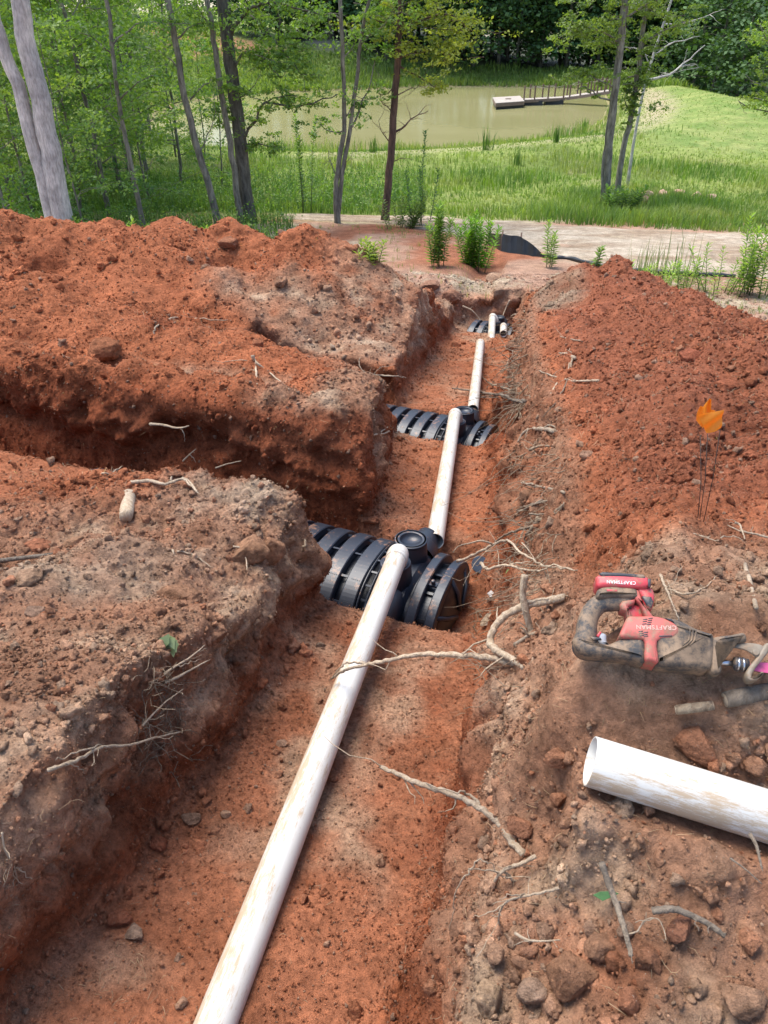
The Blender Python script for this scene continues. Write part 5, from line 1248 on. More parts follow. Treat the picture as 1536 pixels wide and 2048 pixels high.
root('pale root pointing from the right wall towards the trench beside the second pipe', [(1128,985),(1090,975),(1060,968),(1042,965)], 7, [.02,.05,.08,.1], ROOTP, [([(1085,1000),(1045,1020),(1020,1025)], 6, .08)])
root('thin straight root low on the right wall above the branching root', [(1100,1000),(1060,1010),(1022,1024)], 5, [.03,.06,.08], ROOTP)
root('curved pale root hanging at the right wall next to the second chamber', [(1108,862),(1085,858),(1060,858),(1045,868),(1036,884)], 10, [.03,.06,.08,.09,.08], ROOTP, [([(1085,858),(1100,850),(1110,855)], 5, .04)])
root('root lying on the ledge below the curved pale root', [(1060,900),(1080,892),(1105,892)], 7, .05, ROOT)
root('dark stick lying across the third pipe', [(1050,802),(1030,800),(1000,790),(970,786),(945,782),(905,776)], 8, [.08,.14,.22,.26,.26,.12], ROOTD, [([(1045,806),(1010,795),(985,790),(930,786)], 5, [.08,.16,.22,.2])], fine=4, name='stick', cat='stick')
root('thin root curving from the right wall to the third pipe, above the dark stick', [(1030,785),(1010,775),(985,768),(970,760),(962,745)], 5, [.08,.12,.15,.18,.2], ROOT)
root('pale forked root on the brown face of the right berm', [(1198,761),(1170,762),(1145,762),(1115,755),(1100,750),(1078,741)], 6, .04, ROOTP, [([(1130,760),(1138,735),(1140,700),(1142,672)], 4, .04), ([(1115,765),(1100,790),(1095,805)], 4, .04)])
root('long thin root slanting down the red slope of the right berm', [(1145,715),(1135,760),(1120,790),(1105,812),(1085,835)], 4, .04, ROOT)
root('stubby pale root end half way up the right berm', [(1150,716),(1132,708),(1118,706)], 8, .05, ROOTP, fine=2)
root('thin root above the pale stubby end on the right berm', [(1205,690),(1180,684),(1140,678),(1120,672)], 4, .04, ROOTP)
root('long thick root reaching out over the trench floor at the lower centre', [(1045,1705),(1020,1680),(1000,1650),(960,1615),(920,1595),(880,1580),(840,1568),(800,1550),(762,1534)], 15, 0.03, ROOTP, [([(960,1612),(940,1590),(905,1582),(845,1565)], 8, .1), ([(985,1625),(1000,1608),(1030,1596)], 6, .05)], fine=5, taper=.6, span=(None, 1.78, .04))
root('crossed pale roots over the lower right edge of the trench', [(1072,1712),(1040,1728),(1005,1742),(985,1770),(965,1805),(946,1838)], 9, 0.03, ROOTP, [([(1040,1775),(1020,1755),(990,1742),(940,1738)], 8, .08), ([(940,1738),(960,1722),(985,1732),(1010,1762)], 4, .08), ([(940,1738),(915,1780),(905,1820),(900,1860)], 4, .06), ([(1005,1742),(1030,1760),(1050,1775)], 6, .06)], fine=7, span=(None, 1.06))
root('pale root forking towards the trench below the crossed roots', [(1118,1776),(1085,1785),(1050,1792),(1015,1802),(998,1830),(1000,1865),(990,1895)], 7, 0.03, ROOTP, [([(1015,1802),(985,1822),(945,1835)], 4, .07), ([(1050,1792),(1020,1790),(1000,1800)], 4, .07)], fine=5, span=(None, .95))
root('brown barky stick standing aslant among the clods at the lower right', [(1203,1725),(1222,1780),(1240,1830),(1252,1870),(1262,1912)], 14, [.06,.06,.05,.05,.03], ROOTD, name='stick', cat='stick', fine=2, taper=.7)
root('buried grey root surfacing right of the barky stick', [(1305,1822),(1345,1818),(1380,1830),(1420,1850),(1450,1872)], 15, .02, ROOTD, taper=.7)
root('thin curly root between the barky stick and the buried grey root', [(1255,1868),(1275,1862),(1290,1840),(1315,1838),(1328,1860),(1332,1880)], 4, .03, ROOTP)
root('small pale root on the clods left of the barky stick', [(1030,1866),(1055,1880),(1085,1882),(1120,1880)], 7, .03, ROOTP)
root('grey twig lying over the end of the loose white pipe', [(1500,1668),(1512,1690),(1518,1712),(1524,1738)], 9, [.15,.15,.14,.10], ROOTD, name='twig', cat='twig', fine=2)
root('thin dark twig below the loose white pipe', [(1460,1716),(1490,1738),(1524,1768)], 5, .03, ROOTD, name='twig', cat='twig', fine=1)
root('pale slender root above the saw body', [(1316,1138),(1325,1160),(1338,1190),(1350,1220),(1360,1244)], 7, .04, ROOTP, [([(1332,1180),(1375,1186),(1410,1175),(1434,1152)], 5, .04)])
root('pair of thin roots behind the foot of the orange flags', [(1356,1060),(1390,1068),(1420,1078),(1432,1082)], 4, .03, ROOTP, [([(1432,1082),(1460,1070),(1490,1080)], 4, .03)])
root('thin pale root at the right edge above the saw', [(1470,1045),(1480,1050),(1486,1066),(1490,1078)], 5, .03, ROOTP)
root('thin pale roots along the right edge level with the flag stems', [(1536,1075),(1510,1068),(1480,1062),(1455,1050)], 5, .03, ROOTP)
root('long pale root lying along the lower part of the front left bank', [(96,1540),(150,1522),(205,1495),(260,1490),(310,1475),(362,1464)], 9, [.02,.04,.07,.1,.12,.14], ROOTP, [([(130,1528),(150,1532),(172,1545)], 4, .05), ([(205,1492),(150,1506),(110,1520)], 5, .05)], fine=5)
root('pale root standing off the front left bank, upper one of a pair', [(328,1348),(352,1332),(380,1315),(410,1290)], 6, [.02,.06,.1,.13], ROOTP, [([(352,1332),(370,1328),(400,1318)], 4, .08)])
root('pale root standing off the front left bank, lower one of a pair', [(330,1366),(360,1352),(390,1335),(415,1322)], 7, [.02,.06,.1,.13], ROOTP, fine=1)
root('curved thin root on the dark hollow of the front left bank', [(285,1452),(300,1435),(330,1405),(350,1390),(366,1378)], 5, [.03,.06,.08,.1,.1], ROOTP)
root('branching pale root hanging at the lower left edge', [(4,1665),(10,1700),(28,1735),(35,1760),(45,1768)], 5, .04, ROOTP, [([(28,1728),(26,1765),(24,1798)], 4, .04), ([(30,1735),(50,1745),(60,1758)], 4, .04)], fine=4)
root('pale root curling over the large chunk at the end of the front bank', [(466,1093),(482,1097),(492,1118),(494,1140)], 5, .05, ROOTP, fine=1)
root('thin roots on top of the front left bank near the cut log', [(345,1100),(352,1118),(375,1128)], 5, .03, ROOTP, [([(355,1102),(390,1112),(425,1135)], 5, .03)])
root('forked pale root at the far edge of the front bank above the cut log', [(262,965),(300,962),(330,968),(370,958),(395,985)], 9, .04, ROOTP, [([(340,962),(350,945),(352,940)], 5, .04), ([(365,955),(380,970),(398,990)], 6, .04)])
root('thin root pointing over the branch trench from the front bank', [(195,948),(220,946),(246,932)], 5, .04, ROOTP, fine=0)
root('brown stem standing up against the ribs of the nearest chamber', [(608,1105),(612,1080),(622,1060),(624,1050)], 6, .1, ROOT, fine=0)
root('pale root on the cut face of the middle bank, left part', [(300,848),(325,850),(355,856),(378,852)], 7, [.02,.05,.06,.07], ROOTP, [([(360,856),(368,868),(370,884)], 3, .04)], fine=2)
root('small forked root on the cut face of the middle bank, centre', [(366,922),(380,908),(392,898)], 4, .04, ROOTP, [([(380,908),(388,918),(392,925)], 3, .04)], fine=2)
root('thin straight root on the cut face of the middle bank, right part', [(432,936),(455,928),(482,922)], 4, .04, ROOTP, fine=0)
root('root arching over the far end of the middle bank into the gap', [(725,748),(750,750),(790,752),(812,756)], 6, .04, ROOTP, [([(728,745),(718,730),(720,715)], 4, .04)], fine=2)
root('arched root on the middle heap beside the dark clay chunk', [(308,668),(315,650),(350,636),(400,638),(455,640)], 4, .04, ROOTP)
root('pale roots on the right part of the middle heap', [(505,710),(512,740),(514,768)], 7, .04, ROOTP, [([(512,725),(545,750),(578,778)], 6, .04)], fine=3)
root('twisted root low on the right end of the front bank, near the trench', [(770,890),(755,880),(735,878)], 4, .05, ROOTP)
root('pale root jutting from the corner of the middle bank over the trench', [(742,870),(765,868),(784,862),(796,866)], 5, .06, ROOTP, [([(760,866),(775,855),(795,852)], 4, .06)])
root('thin roots across the cleft at the end wall of the trench, left side', [(925,612),(945,622),(960,640),(963,655)], 4, .1, ROOTP)
root('thin root slanting in front of the end wall of the trench', [(1050,622),(1025,632),(1005,650),(992,668)], 4, .12, ROOTP, [([(1020,600),(1008,625),(998,655)], 4, .12)])
# a mat of fine roots hanging along the right wall
def hanging():
    rng = np.random.default_rng(610); m = MB()
    for i in range(300):
        px = 1040 + rng.normal()*9; py = rng.uniform(640, 830) if i < 130 else rng.uniform(900, 1180); 
        if i >= 130: px = 1070 + rng.normal()*30
        if i >= 250: px = rng.uniform(950, 1090); py = rng.uniform(1180, 1420)
        p = on(px, py, .03); d = p.y/10; e = p + Vector((-abs(rng.normal())*.16, rng.normal()*.12, -abs(rng.normal())*.10))*(.6 + d); m.tube(crook(p, e, 4, .3, rng), [.0035*(.5+d), .003*(.5+d), .002*(.5+d), .0015, .001], 4)
    for i in range(110):
        px = rng.uniform(285, 370); py = rng.uniform(1330, 1520); p = on(px, py, .02); e = p + Vector(rng.normal(size=3))*.06; m.tube(crook(p, e, 4, .35, rng), [.0014]*5, 4)
    o = m.build('fine_root_mat', ROOT); tag(o, 'tangle of fine dark roots hanging from the topsoil of the cut banks', 'roots', kind='stuff')
hanging()
# short pieces of wood
def log(label, a, b, w, lift, mat, name='cut_branch', cat='branch'):
    A = on(*a, lift); B = on(*b, lift); B = A + (B-A); r = w/2*(A.y*CP + (HC-A.z)*SP)/FPX; m = MB(); P = crook(A, B, 6, .015, rr); m.tube(P, [r*.93, r, r*1.03, r*.98, r, r*.97, r*.9], 16); o = m.build(name, mat); rebase(o, A); tag(o, label, cat)
    for e, dd in ((P[0], (P[0]-P[1]).normalized()), (P[-1], (P[-1]-P[-2]).normalized())):
        mm = MB(); mm.tube([e - dd*.001, e + dd*.002], [r*.82, r*.8], 16); c = mm.build('cut_face', ROOTP, o); c.data.transform(Matrix.Translation(-A))
log('short pale sawn log on top of the front left bank', (258,988), (251,1034), 27, .03, ROOTP, 'sawn_log', 'log')
log('brown stick at the left edge below the red soil', (-20,1124), (108,1108), 9, .02, ROOTD, 'stick', 'stick')
log('broken brown branch stub under the nose of the saw', (1352,1420), (1425,1410), 20, .02, ROOT)
log('dark buried branch below the saw blade', (1450,1400), (1560,1378), 34, .0, ROOTD)
log('pale splinter standing at the right edge above the saw', (1490,1128), (1508,1212), 8, .03, ROOTP, 'wood_splinter', 'splinter')

# ------------------------------------------------------------------ named stones and clods
def clod(label, px, py, wpx, hpx, col, seed, name='soil_clod', cat='clod', lift=.0, rough=.45):
    rng = np.random.default_rng(seed); c = on(px, py, 0); d = c.y*CP + (HC-c.z)*SP; rx = wpx/2*d/FPX; rz = hpx/2*d/FPX*1.05
    V0, F0 = ICO[4]; n1 = vnoise(V0[:, 0]*1.2 + seed, V0[:, 1]*1.2, V0[:, 2]*1.2, seed); n2 = fbm(V0[:, 0], V0[:, 1], V0[:, 2], 3.5, 4, seed+1)
    f = 1 + rough*.55*n1 + rough*.45*n2; V = V0*f[:, None]
    for _ in range(13):                                  # broken flat faces
        nn = rng.normal(size=3); nn /= np.linalg.norm(nn); h = rng.uniform(.5, .88); q = V @ nn; V = V - np.maximum(q-h, 0)[:, None]*nn*.85
    V = V + V0*(.10*fbm(V0[:, 0]+seed, V0[:, 1], V0[:, 2], 7, 4, seed+2, .65))[:, None]; col = tuple(np.array(col)*np.array([1.18, .98, .88])) if name != 'stone' else col
    V = V*np.array([rx, (rx+rz)/2, rz]); lc = soil_color(np.array([c.x]), np.array([c.y]), np.array([c.z]))[0]; C = (np.array(col)*.55 + lc*.5)*(1 + .3*n2[:, None]); o = put(bpy.data.objects.new(name, mesh_np(name, V, F0, CLOD, False, C))); o.location = c + Vector((0, 0, rz*.25 + lift)); o.rotation_euler = (0, 0, rng.uniform(-.5, .5)); tag(o, label, cat)
STONE = (.30, .27, .22)
CL = [(268,1868,46,36,(.42,.35,.26),'pale angular stone on the trench floor at the lower left','stone'),(238,1840,56,40,(.30,.13,.08),'red clod touching the pale angular stone',0),(380,1641,38,26,(.33,.26,.18),'flat tan stone near the left wall of the trench','stone'),
 (318,1694,42,34,(.24,.08,.045),'dark red clod against the left wall of the trench',0),(452,1632,24,20,(.38,.29,.2),'small tan stone right of the flat tan stone','stone'),(490,1472,16,22,(.34,.17,.10),'small upright red clod in the middle of the left trench edge',0),(565,1490,30,14,(.38,.28,.2),'flat pale piece between left wall and long pipe','stone'),
 (198,1838,24,20,(.24,.08,.04),'small dark red clod left of the pale angular stone',0),(608,1800,26,20,(.2,.1,.06),'round dark clod in the shade of the long pipe',0),
 (205,708,82,58,(.30,.16,.09),'large dark faced chunk of clay on the middle heap','chunk'),(497,1112,92,62,(.27,.17,.10),'large block of brown soil at the right end of the front bank','chunk'),(548,1105,50,60,(.24,.14,.08),'rounded brown clod right of the large block',0),(76,1228,58,30,STONE,'grey rock on the front bank near the left edge','rock'),(76,1094,66,30,(.33,.12,.06),'long red clod by the brown stick',0),
 (60,1160,60,46,(.24,.17,.11),'brown lump below the brown stick',0),(150,1095,52,34,(.27,.2,.13),'tan clod right of the long red clod',0),(360,1195,84,44,(.24,.15,.09),'brown block standing over a hollow of the front bank','chunk'),(370,1460,40,66,(.25,.17,.11),'upright clod below the dark hollow of the front bank',0),(430,1270,60,46,(.24,.14,.09),'lump on the lip of the dark hollow',0),
 (1388,1500,100,66,(.36,.17,.095),'big reddish clod behind the loose white pipe','clod'),(1452,776,66,30,(.33,.13,.07),'big flat red rock high on the right berm','rock'),(1500,766,26,22,(.34,.15,.08),'small red rock right of the big flat one','rock'),(1385,722,76,34,(.22,.08,.05),'dark red slab on the crest of the right berm','slab'),
 (1112,1520,54,40,(.33,.17,.10),'flat reddish clod left of the pipe end',0),(1162,1608,44,44,(.28,.15,.09),'brown clod under the cut end of the loose pipe',0),(1115,1602,34,34,(.32,.16,.09),'red clod left of the brown clod by the pipe end',0),(1040,1655,62,36,(.26,.12,.07),'smooth dark clod beside the long thick root',0),
 (1355,1862,62,60,(.26,.12,.08),'dark red angular clod right of the curly root',0),(1090,1866,50,40,(.20,.17,.13),'grey brown clod above the small pale root',0),(1140,1796,46,44,(.20,.15,.10),'dark brown clod left of the barky stick',0),(1200,1905,86,60,(.22,.16,.11),'broad grey brown clod at the foot of the barky stick',0),(1135,1960,120,100,(.24,.16,.10),'largest brown clod at the lower right','clod'),
 (1290,1925,60,62,(.24,.14,.09),'brown clod right of the foot of the barky stick',0),(1500,1890,50,52,(.33,.17,.10),'orange brown clod near the lower right corner',0),(1430,1832,34,32,(.34,.17,.10),'small orange clod above the buried grey root',0),(1075,1842,70,34,(.31,.24,.17),'flat tan clod left of the barky stick',0),(1040,1880,60,46,(.28,.21,.14),'tan clod overhanging the trench edge',0),
 (978,1998,70,90,(.33,.26,.17),'tall pale tan clod at the bottom edge of the photo',0),(1065,1985,74,44,(.35,.31,.25),'crumbly pale grey clod beside the tall tan one',0),(1255,2010,50,52,(.31,.15,.09),'red brown clod at the bottom edge',0),(1480,2000,110,60,(.30,.22,.15),'broad crumbly tan clod in the lower right corner',0),(870,1975,60,40,(.27,.17,.11),'brown clod on the trench floor at the bottom edge',0),(915,1858,40,40,(.2,.13,.09),'dark clod under the crossed pale roots',0),(1180,1858,40,34,(.33,.26,.19),'tan clod above the broad grey brown clod',0),
 (1060,1000,44,40,(.17,.13,.09),'dark earthy lump on the trench floor beside the second pipe',0),(955,1072,22,16,(.3,.14,.08),'red clod beside the neck of the nearest chamber',0),(1010,1018,60,34,(.2,.13,.09),'rooty dark lump hanging at the right trench edge',0),(740,1040,40,22,(.3,.14,.08),'crumbled red clods behind the ribs of the nearest chamber',0),
 (912,692,26,16,(.3,.15,.09),'clod on the trench floor left of the third pipe',0),(905,595,44,26,(.20,.11,.07),'dark lump on the bank corner by the far end of the trench',0),(862,575,50,26,(.20,.10,.06),'dark clod on the shoulder of the left bank near the end of the trench',0),(455,490,50,30,(.16,.11,.075),'tangle of dark roots and soil between two heap crests','root clump'),(515,690,26,26,(.28,.15,.09),'round clod on the ridge of the middle heap',0),(110,560,30,20,(.26,.1,.05),'clod high on the left heap',0),(700,500,26,14,(.3,.13,.07),'clod on the right slope of the highest left heap',0),
 (990,560,50,20,(.33,.22,.15),'dry lump of turf behind the end wall of the trench','turf'),(1210,545,26,14,(.26,.1,.05),'clod on the peak of the right ridge',0)]
for i, (px, py, wp, hp, col, lab, kd) in enumerate(CL):
    kd = kd or 'clod'; clod(lab, px, py, wp, hp, col, 700+i, {'stone': 'stone', 'rock': 'rock', 'chunk': 'soil_chunk', 'slab': 'clay_slab', 'root clump': 'root_clump', 'turf': 'turf_lump'}.get(kd, 'soil_clod'), kd)
for i, (px, py, wp, hp) in enumerate([(1295,402,26,14),(1325,400,22,10),(1355,397,26,10),(1392,400,18,8),(1420,405,24,8),(1288,412,16,10)]):
    clod('pale rock in the grass right of the paired trunks, %s of the row' % ['first', 'second', 'third', 'fourth', 'fifth', 'lowest left one', 'upper middle one', 'upper right one', 'last'][i], px, py, wp*1.15, hp*1.5, (.50,.36,.27), 900+i, 'pale_rock', 'rock', .16)

# ------------------------------------------------------------------ small flat things
def frame_at(px, py, nrm, lift=.0):
    O = on(px, py, lift); W = Vector(nrm).normalized(); U = Vector((1, 0, 0)); U = (U - W*U.dot(W)).normalized(); V = W.cross(U); return O, U, V, W
m = MB(); O, U, V_, W = frame_at(960, 1129, (-.1, -.75, .66), .05); r = 17*(O.y*CP + 3*SP)/FPX
m.prism([(r*math.cos(a), r*math.sin(a)) for a in [2*math.pi*k/32 for k in range(32)]], (O, U, V_, W), 0, .006, .0015)
o = m.build('knockout_disc', plain('blue_black_plastic', (.045, .06, .085), .4, var=.15)); rebase(o, O); tag(o, 'round blue black plastic disc with a centre hole on the red soil', 'disc')
mm = MB(); mm.prism([(.005*math.cos(a), .005*math.sin(a)) for a in [2*math.pi*k/10 for k in range(10)]], (Vector((0, 0, 0)), U, V_, W), .0055, .0068); mm.build('centre_hole', BLKD, o)
def flat_poly(label, name, cat, pts, nrm, mat, th=.004, lift=.01):
    c = on(sum(p[0] for p in pts)/len(pts), sum(p[1] for p in pts)/len(pts), lift); W = Vector(nrm).normalized(); U = (Vector((1, 0, 0)) - W*W.x).normalized(); V_ = W.cross(U); Q = []
    for a, b in pts:
        d = Vector(((a-768)/FPX, CP + (1024-b)/FPX*SP, (1024-b)/FPX*CP - SP)); t = (c - Vector((0, 0, HC))).dot(W)/d.dot(W); p = Vector((0, 0, HC)) + d*t - c; Q.append((p.dot(U), p.dot(V_)))
    m = MB(); m.prism(Q, (Vector((0, 0, 0)), U, V_, W), 0, th, th*.3); o = m.build(name, mat); o.location = c; tag(o, label, cat); return o
flat_poly('wedge shaped splinter of wood below the green sprig', 'wood_wedge', 'splinter', [(1000,1206),(996,1215),(975,1252),(960,1253),(962,1243),(972,1230)], (-.3, -.6, .7), ROOTP, .012)
flat_poly('torn scrap of pale bark on the red soil beside the chamber end', 'bark_scrap', 'bark', [(974,1187),(982,1181),(990,1188),(1002,1190),(1000,1195),(980,1195)], (0, -.5, .8), plain('pale_bark_scrap', (.5, .46, .42), .8, var=.3, vs=60), .006)
LG = plain('leaf_green', (.06, .14, .04), .5, var=.3, vs=40)
flat_poly('single green leaf under the barky stick', 'green_leaf', 'leaf', [(1185,1790),(1200,1783),(1225,1782),(1238,1787),(1222,1795),(1205,1802)], (0, -.5, .85), LG, .002, .04)
def sprig(label, px, py, n, ln, nrm=(0, -.6, .7), wd=.16, col=(np.array([.05, .14, .03]), np.array([.12, .24, .06]))):
    rng = np.random.default_rng(px); b = on(px, py, .04); B = np.tile(np.zeros(3), (n, 1)) + rng.normal(size=(n, 3))*.006; a = rng.uniform(3.4, 5.6, n); D = np.stack([np.cos(a)*.7, -.5 + .3*rng.normal(size=n)*0 + np.sin(a)*.25, np.sin(a)*.6], -1)
    v, f, c = narrow_leaves(B, D, ln, wd, rng, *col); o = put(bpy.data.objects.new('green_sprig', mesh_np('green_sprig', v, f, LEAF, False, c))); o.location = b; tag(o, label, 'sprig')
sprig('small green sprig of narrow leaves on the red soil right of the disc', 1024, 1138, 26, .075)
sprig('wilted green leaves caught on the front left bank', 338, 1272, 12, .06, wd=.34, col=(np.array([.10, .15, .08]), np.array([.25, .32, .18])))

# ------------------------------------------------------------------ orange marker flags
FLAGM = None
def flagmat():
    m, nt, b, out = mat_new('orange_plastic_film'); b.inputs['Base Color'].default_value = (.92, .38, .03, 1); b.inputs['Roughness'].default_value = .45
    tr = N_(nt, 'ShaderNodeBsdfTranslucent'); tr.inputs[0].default_value = (.95, .33, .02, 1); ms = N_(nt, 'ShaderNodeMixShader'); ms.inputs[0].default_value = .4
    nt.links.new(b.outputs[0], ms.inputs[1]); nt.links.new(tr.outputs[0], ms.inputs[2]); nt.links.new(ms.outputs[0], out.inputs[0]); return m
FLAGM = flagmat(); WIRE = plain('rusty_wire', (.05, .03, .02), .7)
def zf(x, y): return 1300 + x*.1757, 760 + y*.1757
def flag(label, base, top, quad, dY, bend):
    b = on(*zf(*base)); Y = b.y; T = at(*zf(*top), Y + dY); r = empty('marker_flag', b); tag(r, label, 'marker flag', 'orange marker flags stuck in the right berm')
    m = MB(); m.tube([Vector((0, 0, -.05)), (T-b)*.5 + Vector((.004, 0, 0)), T-b], .0014, 6); m.build('wire', WIRE, r)
    Q = [at(*zf(*q), Y + dY) - b for q in quad]; n = 10; vs = []; m = MB()
    for side in (0, 1):
        for i in range(n+1):
            for j in range(n+1):
                u, v = i/n, j/n; p = (Q[0]*(1-u) + Q[1]*u)*(1-v) + (Q[3]*(1-u) + Q[2]*u)*v; p = p + Vector((0, bend*math.sin(u*3.14)*(1-.3*v) + .004*math.sin(v*9 + u*4) + side*.0004, .0)); vs.append(p)
    K = (n+1)**2; fs = [(i*(n+1)+j, i*(n+1)+j+1, (i+1)*(n+1)+j+1, (i+1)*(n+1)+j) for i in range(n) for j in range(n)]; fs += [tuple(K + q for q in reversed(f)) for f in fs]
    m.add(vs, fs); m.build('flag', FLAGM, r)
flag('orange marker flag at the front of the three, its film turned to the camera', (610,1650), (800,560), [(548,402),(838,335),(812,545),(645,608)], 0, -.004)
flag('orange marker flag behind, its tip standing highest of the three', (575,1640), (655,610), [(572,395),(668,215),(700,218),(690,385)], .05, .003)
flag('orange marker flag at the left, folded and mostly hidden behind the others', (565,1630), (572,640), [(525,460),(570,290),(748,350),(600,552)], .09, .003)

# ------------------------------------------------------------------ reciprocating saw
def saw():
    n = Vector((-.12, -.50, .86)).normalized(); c0 = SAWP
    U = (Vector((1, 0, 0)) - n*n.x).normalized(); V_ = n.cross(U)
    def q(zx, zy):
        a, b = 1100 + zx/3.523, 1120 + zy/3.523; d = Vector(((a-768)/FPX, CP + (1024-b)/FPX*SP, (1024-b)/FPX*CP - SP)); t = (c0 - Vector((0, 0, HC))).dot(n)/d.dot(n); p = Vector((0, 0, HC)) + d*t - c0; return (p.dot(U), p.dot(V_))
    root = empty('reciprocating_saw', c0); tag(root, 'muddy red and black cordless reciprocating saw lying on its side on the right bank', 'power saw')
    FR = (Vector((0, 0, 0)), U, V_, n)
    def P3(zx, zy, h): a, b = q(zx, zy); return U*a + V_*b + n*h
    def pmat(name, col, mud, rough=.5):
        m, nt, b, out = mat_new(name); pos = N_(nt, 'ShaderNodeTexCoord').outputs['Object']; n1 = noise_n(nt, 24, 6, .7, pos); n2 = noise_n(nt, 140, 4, .7, pos)
        s = N_(nt, 'ShaderNodeMath', operation='MULTIPLY_ADD'); nt.links.new(n2.outputs[0], s.inputs[0]); s.inputs[1].default_value = .35; nt.links.new(n1.outputs[0], s.inputs[2])
        r = ramp(nt, s.outputs[0], [(.72 - mud*.25, (0, 0, 0)), (.86 - mud*.2, (.9, .9, .9))]); r2 = ramp(nt, n1.outputs[0], [(.35, (.13, .085, .05)), (.65, (.27, .18, .11))])
        nt.links.new(mix(nt, col, r2.outputs[0], r.outputs[0]), b.inputs['Base Color']); b.inputs['Roughness'].default_value = rough; nt.links.new(bump(nt, n2.outputs[0], .25, .002), b.inputs['Normal']); return m
    RB = pmat('muddy_black_rubber', (.045, .045, .045), .55, .7); RP = pmat('dusty_red_plastic', (.46, .10, .08), .42, .6); RPC = pmat('red_plastic', (.52, .05, .06), .10, .45); BM = pmat('black_plastic_dusty', (.03, .03, .035), .2, .5); MUDB = pmat('mud_caked_rubber', (.045, .04, .036), .72, .75)
    ST = plain('steel', (.5, .5, .52), .3, metal=1); SHOE = pmat('tan_mud_steel', (.22, .18, .13), .6, .6); WH = plain('white_print', (.75, .62, .58), .6); WHD = plain('worn_print', (.55, .33, .27), .7); BLD = plain('pink_red_blade', (.62, .10, .22), .35, metal=.3, var=.25, vs=60)
    def part(name, poly, z0, z1, bev, mat, parent=root, smooth=True):
        m = MB(); m.prism([q(*p) for p in poly], FR, z0, z1, bev, smooth); return m.build(name, mat, parent)
    def sm(poly, k=3):
        n_ = len(poly); out = []
        for i in range(n_):
            p0, p1, p2, p3 = [poly[(i+j-1) % n_] for j in range(4)]
            for j in range(k):
                t = j/k; out.append(tuple(.5*((2*p1[c]) + (-p0[c]+p2[c])*t + (2*p0[c]-5*p1[c]+4*p2[c]-p3[c])*t*t + (-p0[c]+3*p1[c]-3*p2[c]+p3[c])*t*t*t) for c in (0, 1)))
        return out
    part('rear_grip', sm([(160,600),(172,562),(215,560),(270,590),(335,605),(400,618),(460,592),(540,572),(650,575),(655,735),(560,718),(430,705),(250,690),(185,655)]), -.036, .036, .013, RB)
    part('front_boot', sm([(728,450),(780,437),(850,440),(920,462),(1000,505),(1090,538),(1130,560),(1130,700),(1105,790),(1000,790),(880,780),(760,768),(728,745),(722,600)]), -.040, .040, .015, MUDB)
    part('motor_housing', sm([(478,575),(500,500),(532,435),(600,432),(700,430),(760,440),(830,465),(885,510),(880,560),(830,590),(735,605),(745,745),(700,745),(648,728),(648,610),(600,590)]), -.039, .042, .007, RP)
    # boot ridges
    for dx in (0, 26, 52):
        m = MB(); m.tube([P3(870+dx, 470+dx*.5, .036), P3(960+dx*.8, 525+dx*.2, .040), P3(950+dx*.8, 600, .041), P3(905+dx, 640, .039)], .0022, 6); m.build('ridge', MUDB, root)
    part('nose_collar', sm([(1100,590),(1160,560),(1260,548),(1345,533),(1366,578),(1345,602),(1250,605),(1175,620),(1182,700),(1192,790),(1172,818),(1112,808),(1095,700)]), -.030, .030, .010, MUDB)
    # handle
    m = MB(); pts = smooth_line([P3(235, 610, 0), P3(255, 540, 0), P3(262, 450, .0), P3(290, 370, 0), P3(350, 310, 0), P3(440, 290, 0), P3(560, 285, 0)], 4); k = len(pts); u = abs(q(75, 0)[0] - q(0, 0)[0]); m.tube(pts, [u*(1.12 - .25*math.sin(3.1*i/k)) for i in range(k)], 16, squash=(.9, n)); m.build('handle', RB, root)
    part('trigger', sm([(322,540),(350,520),(392,535),(395,580),(415,605),(360,608),(335,575)]), -.012, .014, .006, pmat('grey_plastic', (.30, .31, .33), .2))
    part('lock_button', [(322,545),(345,515),(358,522),(338,560)], -.013, .016, .002, RPC); part('slot', [(275,572),(345,580),(350,592),(290,594)], .028, .037, .001, BM)
    part('grip_base', sm([(315,262),(345,218),(420,208),(520,215),(600,232),(612,290),(560,300),(420,292),(330,300)]), -.034, .034, .012, MUDB); part('slot', [(385,240),(460,244),(462,258),(388,254)], .030, .0352, .001, RPC)
    # frame between battery foot and motor housing
    part('brace', [(570,232),(612,240),(640,320),(690,390),(722,432),(690,440),(655,430),(622,330),(585,300)], -.026, .030, .006, RP); part('brace', [(482,335),(500,312),(590,300),(585,330),(540,350),(572,440),(530,445),(528,380),(490,370)], -.026, .028, .006, RP)
    part('brace_web', [(560,310),(630,330),(665,430),(560,445),(530,350)], -.02, .010, .006, RPC)
    # battery
    b = part('battery', sm([(315,170),(330,140),(500,135),(660,150),(690,185),(688,225),(560,232),(420,222),(325,225)], 2), -.030, .036, .008, RPC)
    part('battery_top', [(338,128),(360,120),(640,138),(655,152),(655,170),(520,158),(345,150)], -.026, .037, .004, BM, b); part('battery_side', sm([(600,225),(690,215),(722,255),(722,300),(705,370),(660,350),(640,290)], 2), -.026, .026, .006, RPC, b); part('latch', [(635,280),(700,285),(715,320),(700,365),(665,345)], -.02, .029, .004, BM, b); part('latch', [(668,170),(692,172),(690,225),(672,228)], -.01, .0385, .003, BM, b)
    # vents
    for row, (x0, y0) in enumerate(((635,455),(632,470),(628,487),(672,448),(668,462),(664,476),(660,490),(604,538),(608,552),(640,545),(636,560),(640,572),(612,566))):
        part('vent', [(x0,y0),(x0+30,y0-2),(x0+28,y0+5),(x0-2,y0+7)], .038, .0428, .0006, BM)
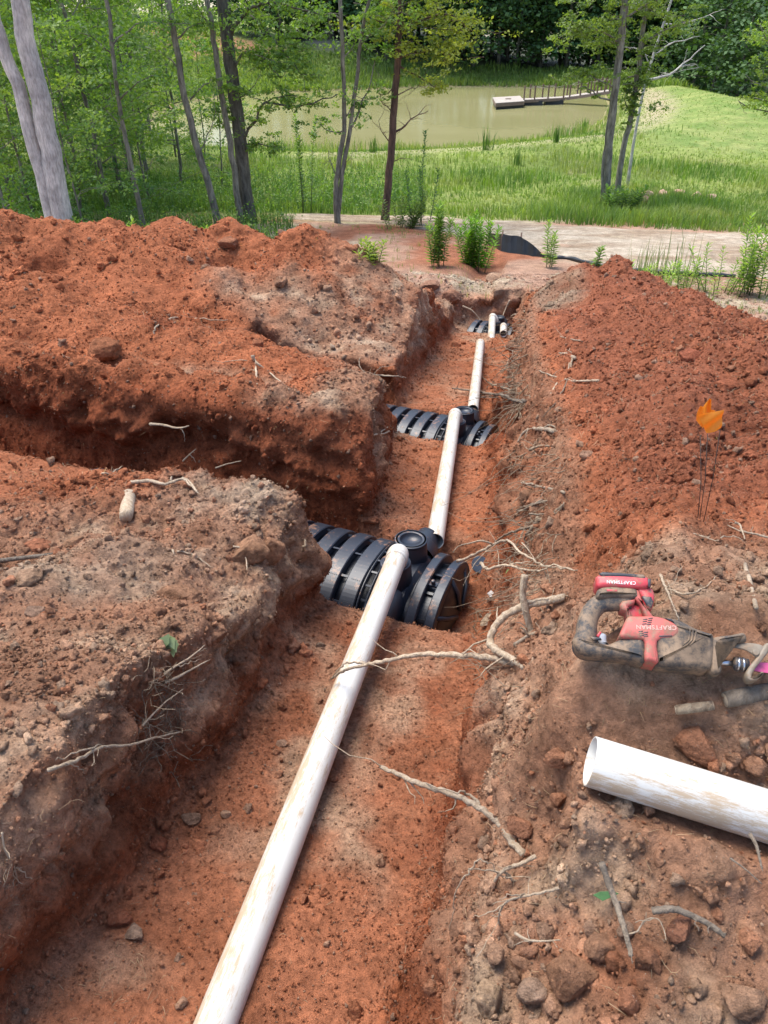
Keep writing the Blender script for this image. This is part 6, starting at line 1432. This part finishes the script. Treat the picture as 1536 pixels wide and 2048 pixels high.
    for poly in ([(745,570),(835,568),(832,576),(745,578)], [(790,450),(830,455),(850,478),(835,472)]): part('seam', poly, .036, .0426, .0006, BM)
    # shaft, clamp, shoe, blade
    m = MB(); m.tube([P3(1160, 716, .0), P3(1290, 730, 0)], .0062, 14); m.build('shaft', ST, root); m = MB(); m.tube([P3(1285, 728, 0), P3(1300, 730, 0), P3(1320, 733, 0), P3(1395, 742, 0)], [.010, .0165, .0165, .015], 16); cl = m.build('blade_clamp', BM, root); m = MB(); m.tube([P3(1315, 732, 0), P3(1328, 734, 0)], .0172, 16); m.build('ring', ST, cl); m = MB(); m.tube([P3(1350, 737, 0), P3(1362, 738, 0)], .0170, 16); m.build('ring', ST, cl)
    part('shoe', sm([(1270,628),(1310,605),(1400,600),(1470,612),(1500,640),(1470,690),(1440,700),(1400,670),(1350,645)]), .012, .018, .002, SHOE); part('shoe', sm([(1500,605),(1535,610),(1530,650),(1480,720),(1430,780),(1405,840),(1450,830),(1475,800),(1490,815),(1440,860),(1390,862),(1368,820),(1385,770),(1440,700)]), -.018, .020, .004, SHOE)
    m = MB(); c = P3(1432, 668, .018); m.prism([(.0075*math.cos(a), .0075*math.sin(a)) for a in [2*math.pi*i/16 for i in range(16)]], (c, U, V_, n), 0, .004, .001); m.build('rivet', SHOE, root)
    part('blade', [(1395,735),(1480,722),(1700,735),(1900,760),(1900,820),(1700,812),(1520,795),(1425,780)], -.001, .0012, .0, BLD, smooth=False)
    # lettering
    def text(s, zx0, zy0, zx1, zy1, hz_, h, mat, parent, name):
        cu = bpy.data.curves.new('t', 'FONT'); cu.body = s; cu.size = 1.0; cu.extrude = .012; cu.space_character = 1.08; cu.offset = .015; to = bpy.data.objects.new('t', cu); COL.objects.link(to)
        dg = bpy.context.evaluated_depsgraph_get(); me = bpy.data.meshes.new_from_object(to.evaluated_get(dg)); bpy.data.objects.remove(to)
        xs = [v.co.x for v in me.vertices]; ys_ = [v.co.y for v in me.vertices]; x0, x1 = min(xs), max(xs); y1 = max(ys_)
        A = P3(zx0, zy0, h); B = P3(zx1, zy1, h); e = (B-A); L = e.length; e.normalize(); f = n.cross(e)
        for v in me.vertices: v.co = A + e*((v.co.x-x0)/(x1-x0)*L) + f*(v.co.y/y1*hz_) + n*(v.co.z*.02)
        me.materials.clear(); me.materials.append(mat); o = bpy.data.objects.new(name, me); put(o, parent); return o
    tag(text('CRAFTSMAN', 586, 190, 386, 180, .0085, .0366, WH, b, 'lettering'), kind='stuff')
    tag(text('CRAFTSMAN', 862, 503, 586, 497, .0105, .0424, WHD, root, 'lettering'), kind='stuff')
    return root
saw()
